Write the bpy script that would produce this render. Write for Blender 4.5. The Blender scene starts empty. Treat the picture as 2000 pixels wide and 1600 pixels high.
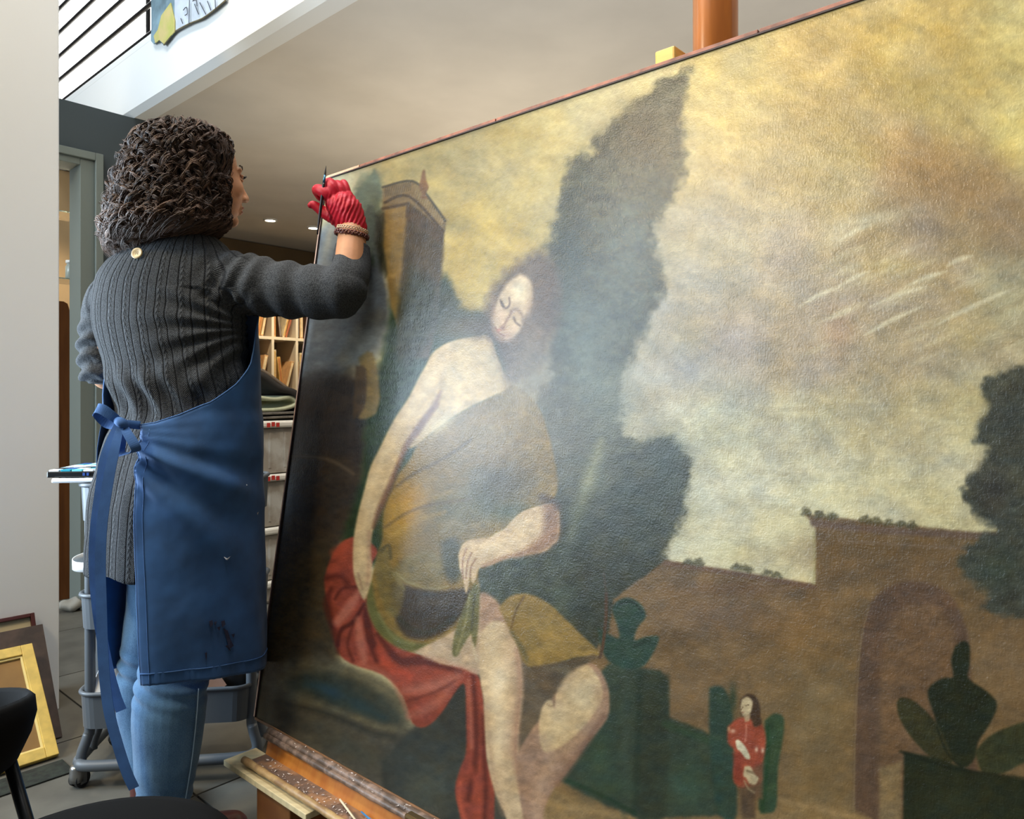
import bpy, bmesh, math, random
import numpy as np
from mathutils import Vector, Matrix
random.seed(7); rng = np.random.default_rng(7)

# ---------------------------------------------------------------- camera, world, lights, exposure
SC = bpy.context.scene
CAMZ = 1.05; FPX = 1456.0; HOR = 775.0
D1 = np.array([-0.7458, 0.6662, 0.0]); D2 = np.array([0.6662, 0.7458, 0.0]); UP = np.array([0, 0, 1.0])
A2 = math.atan2(D2[1], D2[0])               # heading of the D2 room axis
cam_d = bpy.data.cameras.new('camera'); cam = bpy.data.objects.new('camera', cam_d)
SC.collection.objects.link(cam)
cam.location = (0, 0, CAMZ); cam.rotation_euler = (math.radians(90), 0, 0)
cam_d.sensor_width = 36; cam_d.lens = 36 * FPX / 2000; cam_d.shift_y = -0.0125; cam_d.clip_start = 0.02
SC.camera = cam
SC.view_settings.view_transform = 'Standard'; SC.view_settings.look = 'None'
SC.view_settings.exposure = 0.0; SC.view_settings.gamma = 1.0; SC.view_settings.use_curve_mapping = False
w = bpy.data.worlds.new('hall_daylight'); SC.world = w; w.use_nodes = True
w.node_tree.nodes['Background'].inputs[0].default_value = (0.80, 0.90, 1.0, 1)
w.node_tree.nodes['Background'].inputs[1].default_value = 0.13

def room(a, b, z=0.0):                       # a along D1, b along D2
    return a * D1 + b * D2 + z * UP
def area(name, loc, target, sx, sy, power, col, spread=180):
    l = bpy.data.lights.new(name, 'AREA'); l.shape = 'RECTANGLE'; l.size = sx; l.size_y = sy
    l.energy = power; l.color = col; l.spread = math.radians(spread)
    o = bpy.data.objects.new(name, l); SC.collection.objects.link(o); o.location = loc
    o.rotation_euler = (Vector(target) - Vector(loc)).to_track_quat('-Z', 'Y').to_euler(); return o
# tall cool windows of the hall, left and behind the camera, then an added side fill
area('window_daylight', room(3.7, -3.0, 2.75), room(1.0, 0.9, 1.2), 2.5, 2.4, 240, (0.70, 0.85, 1.0))
area('side_fill', room(2.68, -0.02, 1.10), room(1.83, 0.90, 1.2), 0.34, 1.1, 22, (0.66, 0.83, 1.0), 110)  # added lamp, no window here: brightens the left of the jumper
# warm hall lamps high above, and the lit hall behind the camera
area('warm_hall_lamp', (-2.35, 0.42, 3.32), (0.4, 1.3, 1.45), 0.48, 0.36, 62, (1.0, 0.81, 0.52))
area('hall_lamps', room(0.2, -3.4, 4.2), room(0.4, 1.2, 1.0), 2.5, 2.0, 14, (1.0, 0.86, 0.60))
area('ceiling_fill', room(-0.4, 2.3, 1.1), room(-0.4, 2.3, 3.0), 1.4, 1.2, 26, (1.0, 0.93, 0.84))  # this and the next: added unseen lamps to brighten the ceiling
area('ceiling_fill', room(2.7, 2.9, 1.1), room(2.7, 2.9, 3.0), 1.4, 1.2, 22, (1.0, 0.88, 0.70))
# gallery above the mezzanine
area('hall_rooflight', room(1.8, 0.2, 5.0), room(1.8, 1.6, 2.9), 3.5, 0.6, 90, (1, 1, 1), 110)
area('gallery_light', room(4.6, 2.6, 4.4), room(6.5, 2.6, 4.0), 2.2, 1.6, 420, (1, 1, 1))

# ---------------------------------------------------------------- helpers
COL = SC.collection
def at(px, py, d):                           # photo measurement (2000x1600) at a depth -> world point
    return np.array([(px - 1000) / FPX * d, d, CAMZ + (HOR - py) / FPX * d])
def s2l(c):
    c = np.asarray(c, float) / 255.0
    return np.where(c <= 0.04045, c / 12.92, ((c + 0.055) / 1.055) ** 2.4)
def rgba(c): r = s2l(c); return (float(r[0]), float(r[1]), float(r[2]), 1.0)

def mat(name, col, rough=0.6, metal=0.0, var=0.0, vscale=20.0, bump=0.0, bscale=200.0, bdist=0.002, spec=0.5,
        trans=0.0, emit=0.0, stretch=None, sheen=0.0, col2=None, vlo=0.35, vhi=0.65, coat=0.0, alpha=None):
    m = bpy.data.materials.new(name); m.use_nodes = True; nt = m.node_tree; n = nt.nodes; L = nt.links
    b = n['Principled BSDF']
    b.inputs['Base Color'].default_value = rgba(col); b.inputs['Roughness'].default_value = rough
    b.inputs['Metallic'].default_value = metal; b.inputs['Specular IOR Level'].default_value = spec
    b.inputs['Transmission Weight'].default_value = trans; b.inputs['Coat Weight'].default_value = coat
    if sheen: b.inputs['Sheen Weight'].default_value = sheen; b.inputs['Sheen Roughness'].default_value = 0.5
    if emit:
        b.inputs['Emission Color'].default_value = rgba(col); b.inputs['Emission Strength'].default_value = emit
    tc = n.new('ShaderNodeTexCoord'); src = tc.outputs['Object']
    if stretch:
        mp = n.new('ShaderNodeMapping'); mp.inputs['Scale'].default_value = stretch
        L.new(src, mp.inputs['Vector']); src = mp.outputs['Vector']
    if var or col2 is not None:
        no = n.new('ShaderNodeTexNoise'); no.inputs['Scale'].default_value = vscale; no.inputs['Detail'].default_value = 6
        L.new(src, no.inputs['Vector'])
        r = n.new('ShaderNodeValToRGB'); r.color_ramp.elements[0].position = vlo; r.color_ramp.elements[1].position = vhi
        c = np.asarray(col, float)
        if col2 is None:
            r.color_ramp.elements[0].color = rgba(np.clip(c * (1 - var), 0, 255)); r.color_ramp.elements[1].color = rgba(np.clip(c * (1 + var), 0, 255))
        else:
            r.color_ramp.elements[0].color = rgba(col); r.color_ramp.elements[1].color = rgba(col2)
        L.new(no.outputs['Fac'], r.inputs['Fac']); L.new(r.outputs['Color'], b.inputs['Base Color'])
    if bump:
        nb = n.new('ShaderNodeTexNoise'); nb.inputs['Scale'].default_value = bscale; nb.inputs['Detail'].default_value = 4
        L.new(src, nb.inputs['Vector'])
        bp = n.new('ShaderNodeBump'); bp.inputs['Strength'].default_value = bump; bp.inputs['Distance'].default_value = bdist
        L.new(nb.outputs['Fac'], bp.inputs['Height']); L.new(bp.outputs['Normal'], b.inputs['Normal'])
    return m

def setp(o, label=None, cat=None, group=None, kind=None):
    if label: o['label'] = label
    if cat: o['category'] = cat
    if group: o['group'] = group
    if kind: o['kind'] = kind
    return o
def empty(name, loc, label, cat, group=None):
    o = bpy.data.objects.new(name, None); COL.objects.link(o); o.location = tuple(float(v) for v in loc)
    o.empty_display_size = 0.05
    return setp(o, label, cat, group)
def mesh_obj(name, V, F, m, parent=None, smooth=False, label=None, cat=None, group=None, kind=None):
    """V world coordinates; the object sits at its parent's origin"""
    V = np.asarray(V, float); base = np.zeros(3)
    if parent is not None:
        p = parent
        while p is not None: base += np.array(p.location); p = p.parent
    else:
        base = np.array([V[:, 0].mean(), V[:, 1].mean(), V[:, 2].min()])
    me = bpy.data.meshes.new(name); me.from_pydata((V - base).tolist(), [], [list(map(int, f)) for f in F]); me.update()
    if smooth:
        me.polygons.foreach_set('use_smooth', [True] * len(me.polygons))
    me.materials.append(m)
    o = bpy.data.objects.new(name, me); COL.objects.link(o)
    if parent is not None: o.parent = parent
    else: o.location = tuple(base)
    setp(o, label, cat, group, kind); return o
def obj_from_mesh(name, me, m, parent=None, smooth=True, **kw):
    n = len(me.vertices); V = np.empty(n * 3); me.vertices.foreach_get('co', V); V = V.reshape(-1, 3)
    base = np.zeros(3)
    if parent is not None:
        p = parent
        while p is not None: base += np.array(p.location); p = p.parent
    else: base = np.array([V[:, 0].mean(), V[:, 1].mean(), V[:, 2].min()])
    me.vertices.foreach_set('co', (V - base).ravel())
    me.polygons.foreach_set('use_smooth', [smooth] * len(me.polygons))
    me.materials.clear(); me.materials.append(m); me.name = name; me.update()
    o = bpy.data.objects.new(name, me); COL.objects.link(o)
    if parent is not None: o.parent = parent
    else: o.location = tuple(base)
    setp(o, **kw); return o

class MB:
    """collects shapes in world coordinates"""
    def __init__(s): s.V = []; s.F = []
    def add(s, V, F):
        k = len(s.V); s.V += [tuple(map(float, v)) for v in V]; s.F += [tuple(i + k for i in f) for f in F]; return s
    def build(s, name, m, parent=None, smooth=False, **kw): return mesh_obj(name, s.V, s.F, m, parent, smooth, **kw)
def box_vf(c, ax, ay, az, bev=0.0):
    """c centre; ax, ay, az half-vectors; bevelled by a real chamfer"""
    c, ax, ay, az = map(lambda q: np.asarray(q, float), (c, ax, ay, az))
    bm = bmesh.new(); bmesh.ops.create_cube(bm, size=2.0)
    la, lb, lc = [max(np.linalg.norm(q), 1e-6) for q in (ax, ay, az)]
    for v in bm.verts: v.co = Vector((v.co.x * la, v.co.y * lb, v.co.z * lc))
    if bev > 0:
        bmesh.ops.bevel(bm, geom=bm.edges[:], offset=min(bev, 0.45 * 2 * min(la, lb, lc)), segments=2, affect='EDGES', profile=0.5)
    V = [c + v.co.x * ax / la + v.co.y * ay / lb + v.co.z * az / lc for v in bm.verts]
    bm.verts.index_update(); F = [[v.index for v in f.verts] for f in bm.faces]; bm.free(); return V, F
def rbox(a0, a1, b0, b1, z0, z1, bev=0.0):   # room-aligned box
    return box_vf(room((a0 + a1) / 2, (b0 + b1) / 2, (z0 + z1) / 2), D1 * (a1 - a0) / 2, D2 * (b1 - b0) / 2, UP * (z1 - z0) / 2, bev)
def frames(P):
    P = np.asarray(P, float); T = np.gradient(P, axis=0); T /= np.linalg.norm(T, axis=1)[:, None] + 1e-12
    ref = np.array([0, 0, 1.0]) if abs(T[0][2]) < 0.9 else np.array([1.0, 0, 0])
    N = [];
    n = np.cross(T[0], ref); n /= np.linalg.norm(n)
    for t in T:
        n = n - t * np.dot(n, t); n /= np.linalg.norm(n) + 1e-12; N.append(n.copy())
    N = np.array(N); B = np.cross(T, N); return T, N, B
def catmull(P, k=6):
    P = np.asarray(P, float); n = len(P); out = []
    for i in range(n - 1):
        p0 = P[max(i - 1, 0)]; p1 = P[i]; p2 = P[i + 1]; p3 = P[min(i + 2, n - 1)]
        for j in range(k):
            t = j / k
            out.append(0.5 * ((2 * p1) + (-p0 + p2) * t + (2 * p0 - 5 * p1 + 4 * p2 - p3) * t * t + (-p0 + 3 * p1 - 3 * p2 + p3) * t ** 3))
    out.append(P[-1]); return np.array(out)
def tube_vf(P, R, n=12, k=0, caps=True, flat=1.0):
    P = np.asarray(P, float); R = np.full(len(P), R) if np.isscalar(R) else np.asarray(R, float)
    if k:
        Q = catmull(np.hstack([P, R[:, None]]), k); P, R = Q[:, :3], Q[:, 3]
    T, N, B = frames(P); V = []; F = []
    for i in range(len(P)):
        for j in range(n):
            a = 2 * math.pi * j / n; V.append(P[i] + R[i] * (math.cos(a) * N[i] * flat + math.sin(a) * B[i]))
    for i in range(len(P) - 1):
        for j in range(n):
            F.append((i * n + j, i * n + (j + 1) % n, (i + 1) * n + (j + 1) % n, (i + 1) * n + j))
    if caps:
        F.append(tuple(range(n - 1, -1, -1))); F.append(tuple((len(P) - 1) * n + j for j in range(n)))
    return V, F
def capsule_vf(P, R, n=16, k=6, flat=1.0):
    """tube with rounded ends"""
    P = np.asarray(P, float); R = np.full(len(P), R) if np.isscalar(R) else np.asarray(R, float)
    if k: Q = catmull(np.hstack([P, R[:, None]]), k); P, R = Q[:, :3], Q[:, 3]
    t0 = P[0] - P[1]; t0 /= np.linalg.norm(t0); t1 = P[-1] - P[-2]; t1 /= np.linalg.norm(t1)
    a = np.array([0.98, 0.85, 0.6, 0.3]); s = np.sqrt(1 - a ** 2)
    Pa = [P[0] + t0 * R[0] * q for q in a]; Ra = [R[0] * q for q in s]
    Pb = [P[-1] + t1 * R[-1] * q for q in a[::-1]]; Rb = [R[-1] * q for q in s[::-1]]
    return tube_vf(np.vstack([Pa, P, Pb]), np.concatenate([Ra, R, Rb]), n, 0, True, flat)
def ell_vf(c, ax, ay, az, nu=24, nv=16):
    c, ax, ay, az = map(lambda q: np.asarray(q, float), (c, ax, ay, az)); V = [c + az]; F = []
    for i in range(1, nv):
        th = math.pi * i / nv
        for j in range(nu):
            ph = 2 * math.pi * j / nu
            V.append(c + az * math.cos(th) + math.sin(th) * (ax * math.cos(ph) + ay * math.sin(ph)))
    V.append(c - az); last = len(V) - 1
    for j in range(nu): F.append((0, 1 + j, 1 + (j + 1) % nu))
    for i in range(nv - 2):
        for j in range(nu):
            a = 1 + i * nu + j; b = 1 + i * nu + (j + 1) % nu; F.append((a, a + nu, b + nu, b))
    k = 1 + (nv - 2) * nu
    for j in range(nu): F.append((k + j, last, k + (j + 1) % nu))
    return V, F
def loft_vf(C, A, B, axA, axB, n=40, k=5, power=2.0):
    """ellipse sections: centres C, half sizes A along axA and B along axB"""
    Q = np.hstack([np.asarray(C, float), np.asarray(A, float)[:, None], np.asarray(B, float)[:, None]])
    if k: Q = catmull(Q, k)
    V = []; F = []
    for q in Q:
        for j in range(n):
            a = 2 * math.pi * j / n; ca, sa = math.cos(a), math.sin(a)
            e = 2 / power
            V.append(q[:3] + axA * q[3] * math.copysign(abs(ca) ** e, ca) + axB * q[4] * math.copysign(abs(sa) ** e, sa))
    for i in range(len(Q) - 1):
        for j in range(n): F.append((i * n + j, i * n + (j + 1) % n, (i + 1) * n + (j + 1) % n, (i + 1) * n + j))
    F.append(tuple(range(n - 1, -1, -1))); F.append(tuple((len(Q) - 1) * n + j for j in range(n)))
    return V, F
def lathe_vf(c, prof, n=24, ax=None, ay=None, az=None):
    """prof: list of (radius, height)"""
    ax = np.array([1., 0, 0]) if ax is None else ax; ay = np.array([0, 1., 0]) if ay is None else ay; az = UP if az is None else az
    V = []; F = []
    for r, h in prof:
        for j in range(n):
            a = 2 * math.pi * j / n; V.append(np.asarray(c) + az * h + r * (math.cos(a) * ax + math.sin(a) * ay))
    for i in range(len(prof) - 1):
        for j in range(n): F.append((i * n + j, i * n + (j + 1) % n, (i + 1) * n + (j + 1) % n, (i + 1) * n + j))
    return V, F
def union(mb, voxel, smooth=6, fac=0.5):
    """one continuous skin out of overlapping closed shapes"""
    me = bpy.data.meshes.new('tmp'); me.from_pydata(mb.V, [], mb.F); me.update()
    bm = bmesh.new(); bm.from_mesh(me)
    bmesh.ops.triangulate(bm, faces=bm.faces[:]); bm.to_mesh(me); bm.free()
    o = bpy.data.objects.new('tmp', me); COL.objects.link(o)
    r = o.modifiers.new('r', 'REMESH'); r.mode = 'VOXEL'; r.voxel_size = voxel; r.adaptivity = 0
    if smooth:
        s = o.modifiers.new('s', 'SMOOTH'); s.iterations = smooth; s.factor = fac
    dg = bpy.context.evaluated_depsgraph_get(); out = bpy.data.meshes.new_from_object(o.evaluated_get(dg))
    bpy.data.objects.remove(o); bpy.data.meshes.remove(me); return out
def get_vn(me):
    n = len(me.vertices); V = np.empty(n * 3); me.vertices.foreach_get('co', V)
    N = np.empty(n * 3); me.vertex_normals.foreach_get('vector', N); return V.reshape(-1, 3), N.reshape(-1, 3)
def ribbon_vf(P, Wd, width, th=0.0015, k=6):
    """flat band along P whose width direction is Wd (per point or single)"""
    P = np.asarray(P, float); Wd = np.asarray(Wd, float)
    if Wd.ndim == 1: Wd = np.tile(Wd, (len(P), 1))
    width = np.full(len(P), width) if np.isscalar(width) else np.asarray(width, float)
    if k: Q = catmull(np.hstack([P, Wd, width[:, None]]), k); P, Wd, width = Q[:, :3], Q[:, 3:6], Q[:, 6]
    T = np.gradient(P, axis=0); T /= np.linalg.norm(T, axis=1)[:, None] + 1e-9
    Wd = Wd - T * (Wd * T).sum(1)[:, None]; Wd /= np.linalg.norm(Wd, axis=1)[:, None] + 1e-9
    N = np.cross(T, Wd); V = []; F = []
    for i in range(len(P)):
        w2 = Wd[i] * width[i] / 2
        for s, t in ((-1, -1), (1, -1), (1, 1), (-1, 1)): V.append(P[i] + s * w2 + t * N[i] * th)
    for i in range(len(P) - 1):
        for j in range(4): F.append((i * 4 + j, i * 4 + (j + 1) % 4, (i + 1) * 4 + (j + 1) % 4, (i + 1) * 4 + j))
    F.append((3, 2, 1, 0)); m = (len(P) - 1) * 4; F.append((m, m + 1, m + 2, m + 3)); return V, F
def vnoise(x, y, seed=0):
    """smooth value noise on arrays"""
    xi = np.floor(x).astype(np.int64); yi = np.floor(y).astype(np.int64); xf = x - xi; yf = y - yi
    def h(a, b):
        v = (a * 374761393 + b * 668265263 + seed * 1442695) & 0x7fffffff
        v = ((v ^ (v >> 13)) * 1274126177) & 0x7fffffff
        return ((v ^ (v >> 16)) & 0xffff) / 65535.0
    u = xf * xf * (3 - 2 * xf); v = yf * yf * (3 - 2 * yf)
    return (h(xi, yi) * (1 - u) + h(xi + 1, yi) * u) * (1 - v) + (h(xi, yi + 1) * (1 - u) + h(xi + 1, yi + 1) * u) * v
def fbm(x, y, o=4, seed=0):
    s = 0; a = 0.5; t = 0
    for i in range(o): s = s + a * vnoise(x * 2 ** i, y * 2 ** i, seed + i); t += a; a *= 0.5
    return s / t

# ---------------------------------------------------------------- the room
M_white = mat('white_plaster', (228, 228, 224), 0.85, bump=0.05, bscale=60)
M_pillar = mat('grey_white_paint', (240, 241, 239), 0.8, bump=0.05, bscale=60)
M_ceil = mat('ceiling_paint', (208, 201, 190), 0.9, var=0.02, vscale=3)
M_darkwall = mat('slate_wall_paint', (60, 69, 72), 0.8, bump=0.08, bscale=150)
M_frame = mat('grey_green_frame', (112, 120, 114), 0.6)
M_warmwall = mat('beige_wall', (176, 148, 108), 0.9, var=0.05, vscale=2)
M_brownwall = mat('brown_back_wall', (104, 84, 56), 0.9, var=0.06, vscale=2)
M_tile = mat('grey_floor_tile', (92, 90, 82), 0.6, var=0.10, vscale=7, bump=0.1, bscale=90)
M_grout = mat('tile_grout', (70, 68, 64), 0.9)
M_steel = mat('dark_steel', (38, 36, 36), 0.4, metal=0.6)

floor = MB().add(*rbox(-4.0, 7.2, -4.2, 7.5, -0.06, -0.006)).build('floor', M_grout, kind='structure')
tile_me = None; TS = 0.6
for i in range(-2, 10):
    for j in range(-2, 9):
        a0, b0 = i * TS + 0.13, j * TS + 0.31
        if tile_me is None:
            V, F = box_vf((0, 0, -0.003), D1 * (TS / 2 - 0.003), D2 * (TS / 2 - 0.003), UP * 0.003, 0.0012)
            tile_me = bpy.data.meshes.new('tile'); tile_me.from_pydata([tuple(v) for v in V], [], F); tile_me.materials.append(M_tile)
        t = bpy.data.objects.new('tile', tile_me); COL.objects.link(t); t.parent = floor
        c = room(a0 + TS / 2, b0 + TS / 2, 0) - np.array(floor.location); t.location = tuple(c)

EA, EB = 2.80, 0.854                        # far edge of the white wall, room coordinates
MB().add(*rbox(EA, EA + 0.22, EB - 0.75, EB, 0, 4.6, 0.004)).build('wall_left', M_pillar, kind='structure')
ZC = 2.5; FB = 1.548
# mezzanine: slab with its underside as the ceiling, white fascia, rail
MB().add(*rbox(-4.0, 6.6, FB + 0.095, 7.4, ZC, ZC + 0.12)).build('ceiling', M_ceil, kind='structure')
tb = MB()
prof = [(FB, ZC + 0.02), (FB + 0.03, ZC - 0.004), (FB + 0.105, ZC - 0.004), (FB + 0.105, ZC + 0.30), (FB, ZC + 0.30)]
V = [room(a, b, z) for a in (-4.0, 6.6) for b, z in prof]
F = [(i, (i + 1) % 5, 5 + (i + 1) % 5, 5 + i) for i in range(5)] + [(4, 3, 2, 1, 0), (5, 6, 7, 8, 9)]
tb.add(V, F); tb.build('trim_1', M_white, kind='structure')
MB().add(*rbox(-4.0, 6.6, FB + 0.0, FB + 0.05, ZC + 0.30, ZC + 0.335, 0.003)).build('trim_2', M_white, kind='structure')
MB().add(*rbox(6.5, 6.6, FB + 0.11, 7.4, ZC + 0.121, ZC + 4.2)).build('wall_gallery', M_white, kind='structure')
MB().add(*rbox(-4.0, 6.495, 5.0, 5.1, ZC + 0.121, ZC + 4.2)).build('wall_gallery_side', M_white, kind='structure')
rail = empty('gallery_railing', room(2.0, FB + 0.03, ZC + 0.335), 'dark thin horizontal rails of the gallery balustrade above the white fascia', 'railing')
for i in range(5):
    z = 2.857 + 0.146 * i
    MB().add(*tube_vf([room(a, FB + 0.02, z) for a in np.linspace(-3.9, 6.5, 12)], 0.011, 8)).build('rail', M_steel, rail, True)
for a in (-3.0, -1.0, 0.85, 3.9, 5.8):
    MB().add(*rbox(a, a + 0.03, FB + 0.045, FB + 0.055, ZC + 0.335, ZC + 1.2)).build('upright', M_steel, rail)
# slate partition with a doorway
WA = 4.03
wp = MB()
dA, dB0, dB1, dZ = WA, 1.05, 1.40, 2.21      # doorway between b = dB0 and dB1
wp.add(*rbox(WA, WA + 0.12, dB1, 2.02, 0, ZC - 0.008)); wp.add(*rbox(WA, WA + 0.12, -0.5, dB1, dZ, ZC - 0.008))
wp.build('wall_partition', M_darkwall, kind='structure')
fr = MB()
fr.add(*rbox(WA - 0.03, WA + 0.14, 1.382, 1.418, 0, dZ + 0.05, 0.003)); fr.add(*rbox(WA - 0.012, WA + 0.14, 1.317, 1.3815, 0, dZ + 0.01, 0.002))
fr.add(*rbox(WA - 0.03, WA + 0.14, -0.3, 1.3815, dZ + 0.012, dZ + 0.05, 0.003)); fr.add(*rbox(WA - 0.012, WA + 0.14, -0.3, 1.3165, dZ - 0.02, dZ + 0.0115, 0.002))
door = fr.build('door_1', M_frame, kind='structure')
# rooms behind
MB().add(*rbox(6.45, 6.6, -1.0, 7.4, 0, ZC - 0.008)).build('wall_back', M_brownwall, kind='structure')
MB().add(*rbox(5.3, 5.4, 0.2, 2.6, 0, ZC - 0.008)).build('wall_workroom', M_warmwall, kind='structure')
# recessed lights
M_lamp = mat('lamp_glow', (255, 240, 215), 0.5, emit=14)
M_ring = mat('lamp_ring', (235, 232, 225), 0.4)
dl_labels = ['small round recessed ceiling light nearer her face', 'small round recessed ceiling light just left of the brush handle',
             'small round recessed ceiling light above the back shelves, hidden by the arm', 'small round recessed ceiling light behind the painting']
for i, (px, py) in enumerate([(528, 429), (612, 444), (560, 462), (760, 420)]):
    d = (ZC - CAMZ) * FPX / (HOR - py); p = at(px, py, d)
    if i >= 2: continue
    e = empty('ceiling_light', (p[0], p[1], ZC - 0.004), dl_labels[i], 'light')
    MB().add(*lathe_vf((p[0], p[1], ZC - 0.012), [(0.055, 0.012), (0.055, 0.0), (0.042, 0.0), (0.038, 0.008)])).build('ring', M_ring, e, True)
    MB().add(*lathe_vf((p[0], p[1], ZC - 0.009), [(0.040, 0.0), (0.0005, 0.0)])).build('bulb', M_lamp, e)
def plamp(name, loc, power, col, r=0.05):
    l = bpy.data.lights.new(name, 'SPOT'); l.energy = power; l.color = col; l.shadow_soft_size = r; l.spot_size = math.radians(120); l.spot_blend = 0.6
    o = bpy.data.objects.new(name, l); COL.objects.link(o); o.location = tuple(map(float, loc)); return o
for px, py in [(528, 429), (612, 444)]:
    d = (ZC - CAMZ) * FPX / (HOR - py); p = at(px, py, d); plamp('downlight', (p[0], p[1], ZC - 0.03), 45, (1.0, 0.83, 0.6))
for a, b in [(2.4, 2.3), (4.6, 2.6), (3.4, 3.8), (0.6, 2.9), (5.4, 3.9)]: plamp('downlight', room(a, b, ZC - 0.03), 35, (1.0, 0.83, 0.6))
plamp('workroom_light', room(4.75, 1.3, ZC - 0.05), 60, (1.0, 0.84, 0.62))

# ---------------------------------------------------------------- hanging painted sheet over the fascia
M_sheetb = mat('painted_paper_blue', (108, 132, 142), 0.9, var=0.2, vscale=9)
M_sheety = mat('painted_paper_ochre', (176, 176, 92), 0.9, col2=(196, 178, 120), vscale=14)
M_sheetg = mat('painted_paper_pale', (186, 194, 202), 0.9, var=0.05, vscale=12)
M_ink = mat('ink_line', (60, 62, 70), 0.9)
def fpt(px, py, off=0.0):                    # point of the fascia plane seen at a photo position
    r = (px - 1000) / FPX; q = room(0, FB - off, 0)
    t = (r * q[1] - q[0]) / (D1[0] - r * D1[1]); p = q + t * D1; return at(px, py, p[1])
sh = empty('hanging_sheet', fpt(370, 0, 0.012), 'sketched and painted paper sheet hanging over the gallery rail', 'artwork')
def sheet(pts, m, name, off):
    n = len(pts); A = [fpt(x, y, off) for x, y in pts]; B = [p + D2 * 0.004 for p in A]
    F = [tuple(range(n)), tuple(range(2 * n - 1, n - 1, -1))] + [(i, n + i, n + (i + 1) % n, (i + 1) % n) for i in range(n)]
    return MB().add(A + B, F).build(name, m, sh)
sheet([(295, -60), (341, -95), (341, 62), (333, 72), (320, 88), (311, 80), (300, 86), (295, 80)], M_sheetb, 'painted_panel', 0.014)
sheet([(341, -95), (441, -170), (441, 0), (420, 18), (395, 36), (370, 46), (341, 62)], M_sheetg, 'sketch_panel', 0.014)
sheet([(315, 30), (333, 5), (341, 40), (341, 62), (333, 70), (320, 86), (311, 78), (303, 84), (300, 70), (308, 58)], M_sheety, 'ochre_patch', 0.019)
for pts in ([(370, 0), (369, 46)], [(358, 20), (364, 14), (366, 26), (361, 30)], [(390, 5), (398, 20), (402, 28)], [(380, 8), (388, 28)],
            [(353, 36), (357, 46)], [(405, 2), (412, 20)], [(420, 0), (421, 17)], [(376, 2), (383, 0), (385, 12)]):
    MB().add(*ribbon_vf([fpt(x, y, 0.021) for x, y in pts], D1, 0.004, 0.0008, 3)).build('ink_stroke', M_ink, sh)
MB().add(*tube_vf([fpt(x, y, 0.016) for x, y in [(441, 0), (420, 18), (395, 36), (370, 46), (341, 62), (333, 72), (320, 88)]], 0.003, 6, 3)).build('torn_hem', mat('torn_paper_edge', (120, 108, 80), 0.9), sh)

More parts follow.
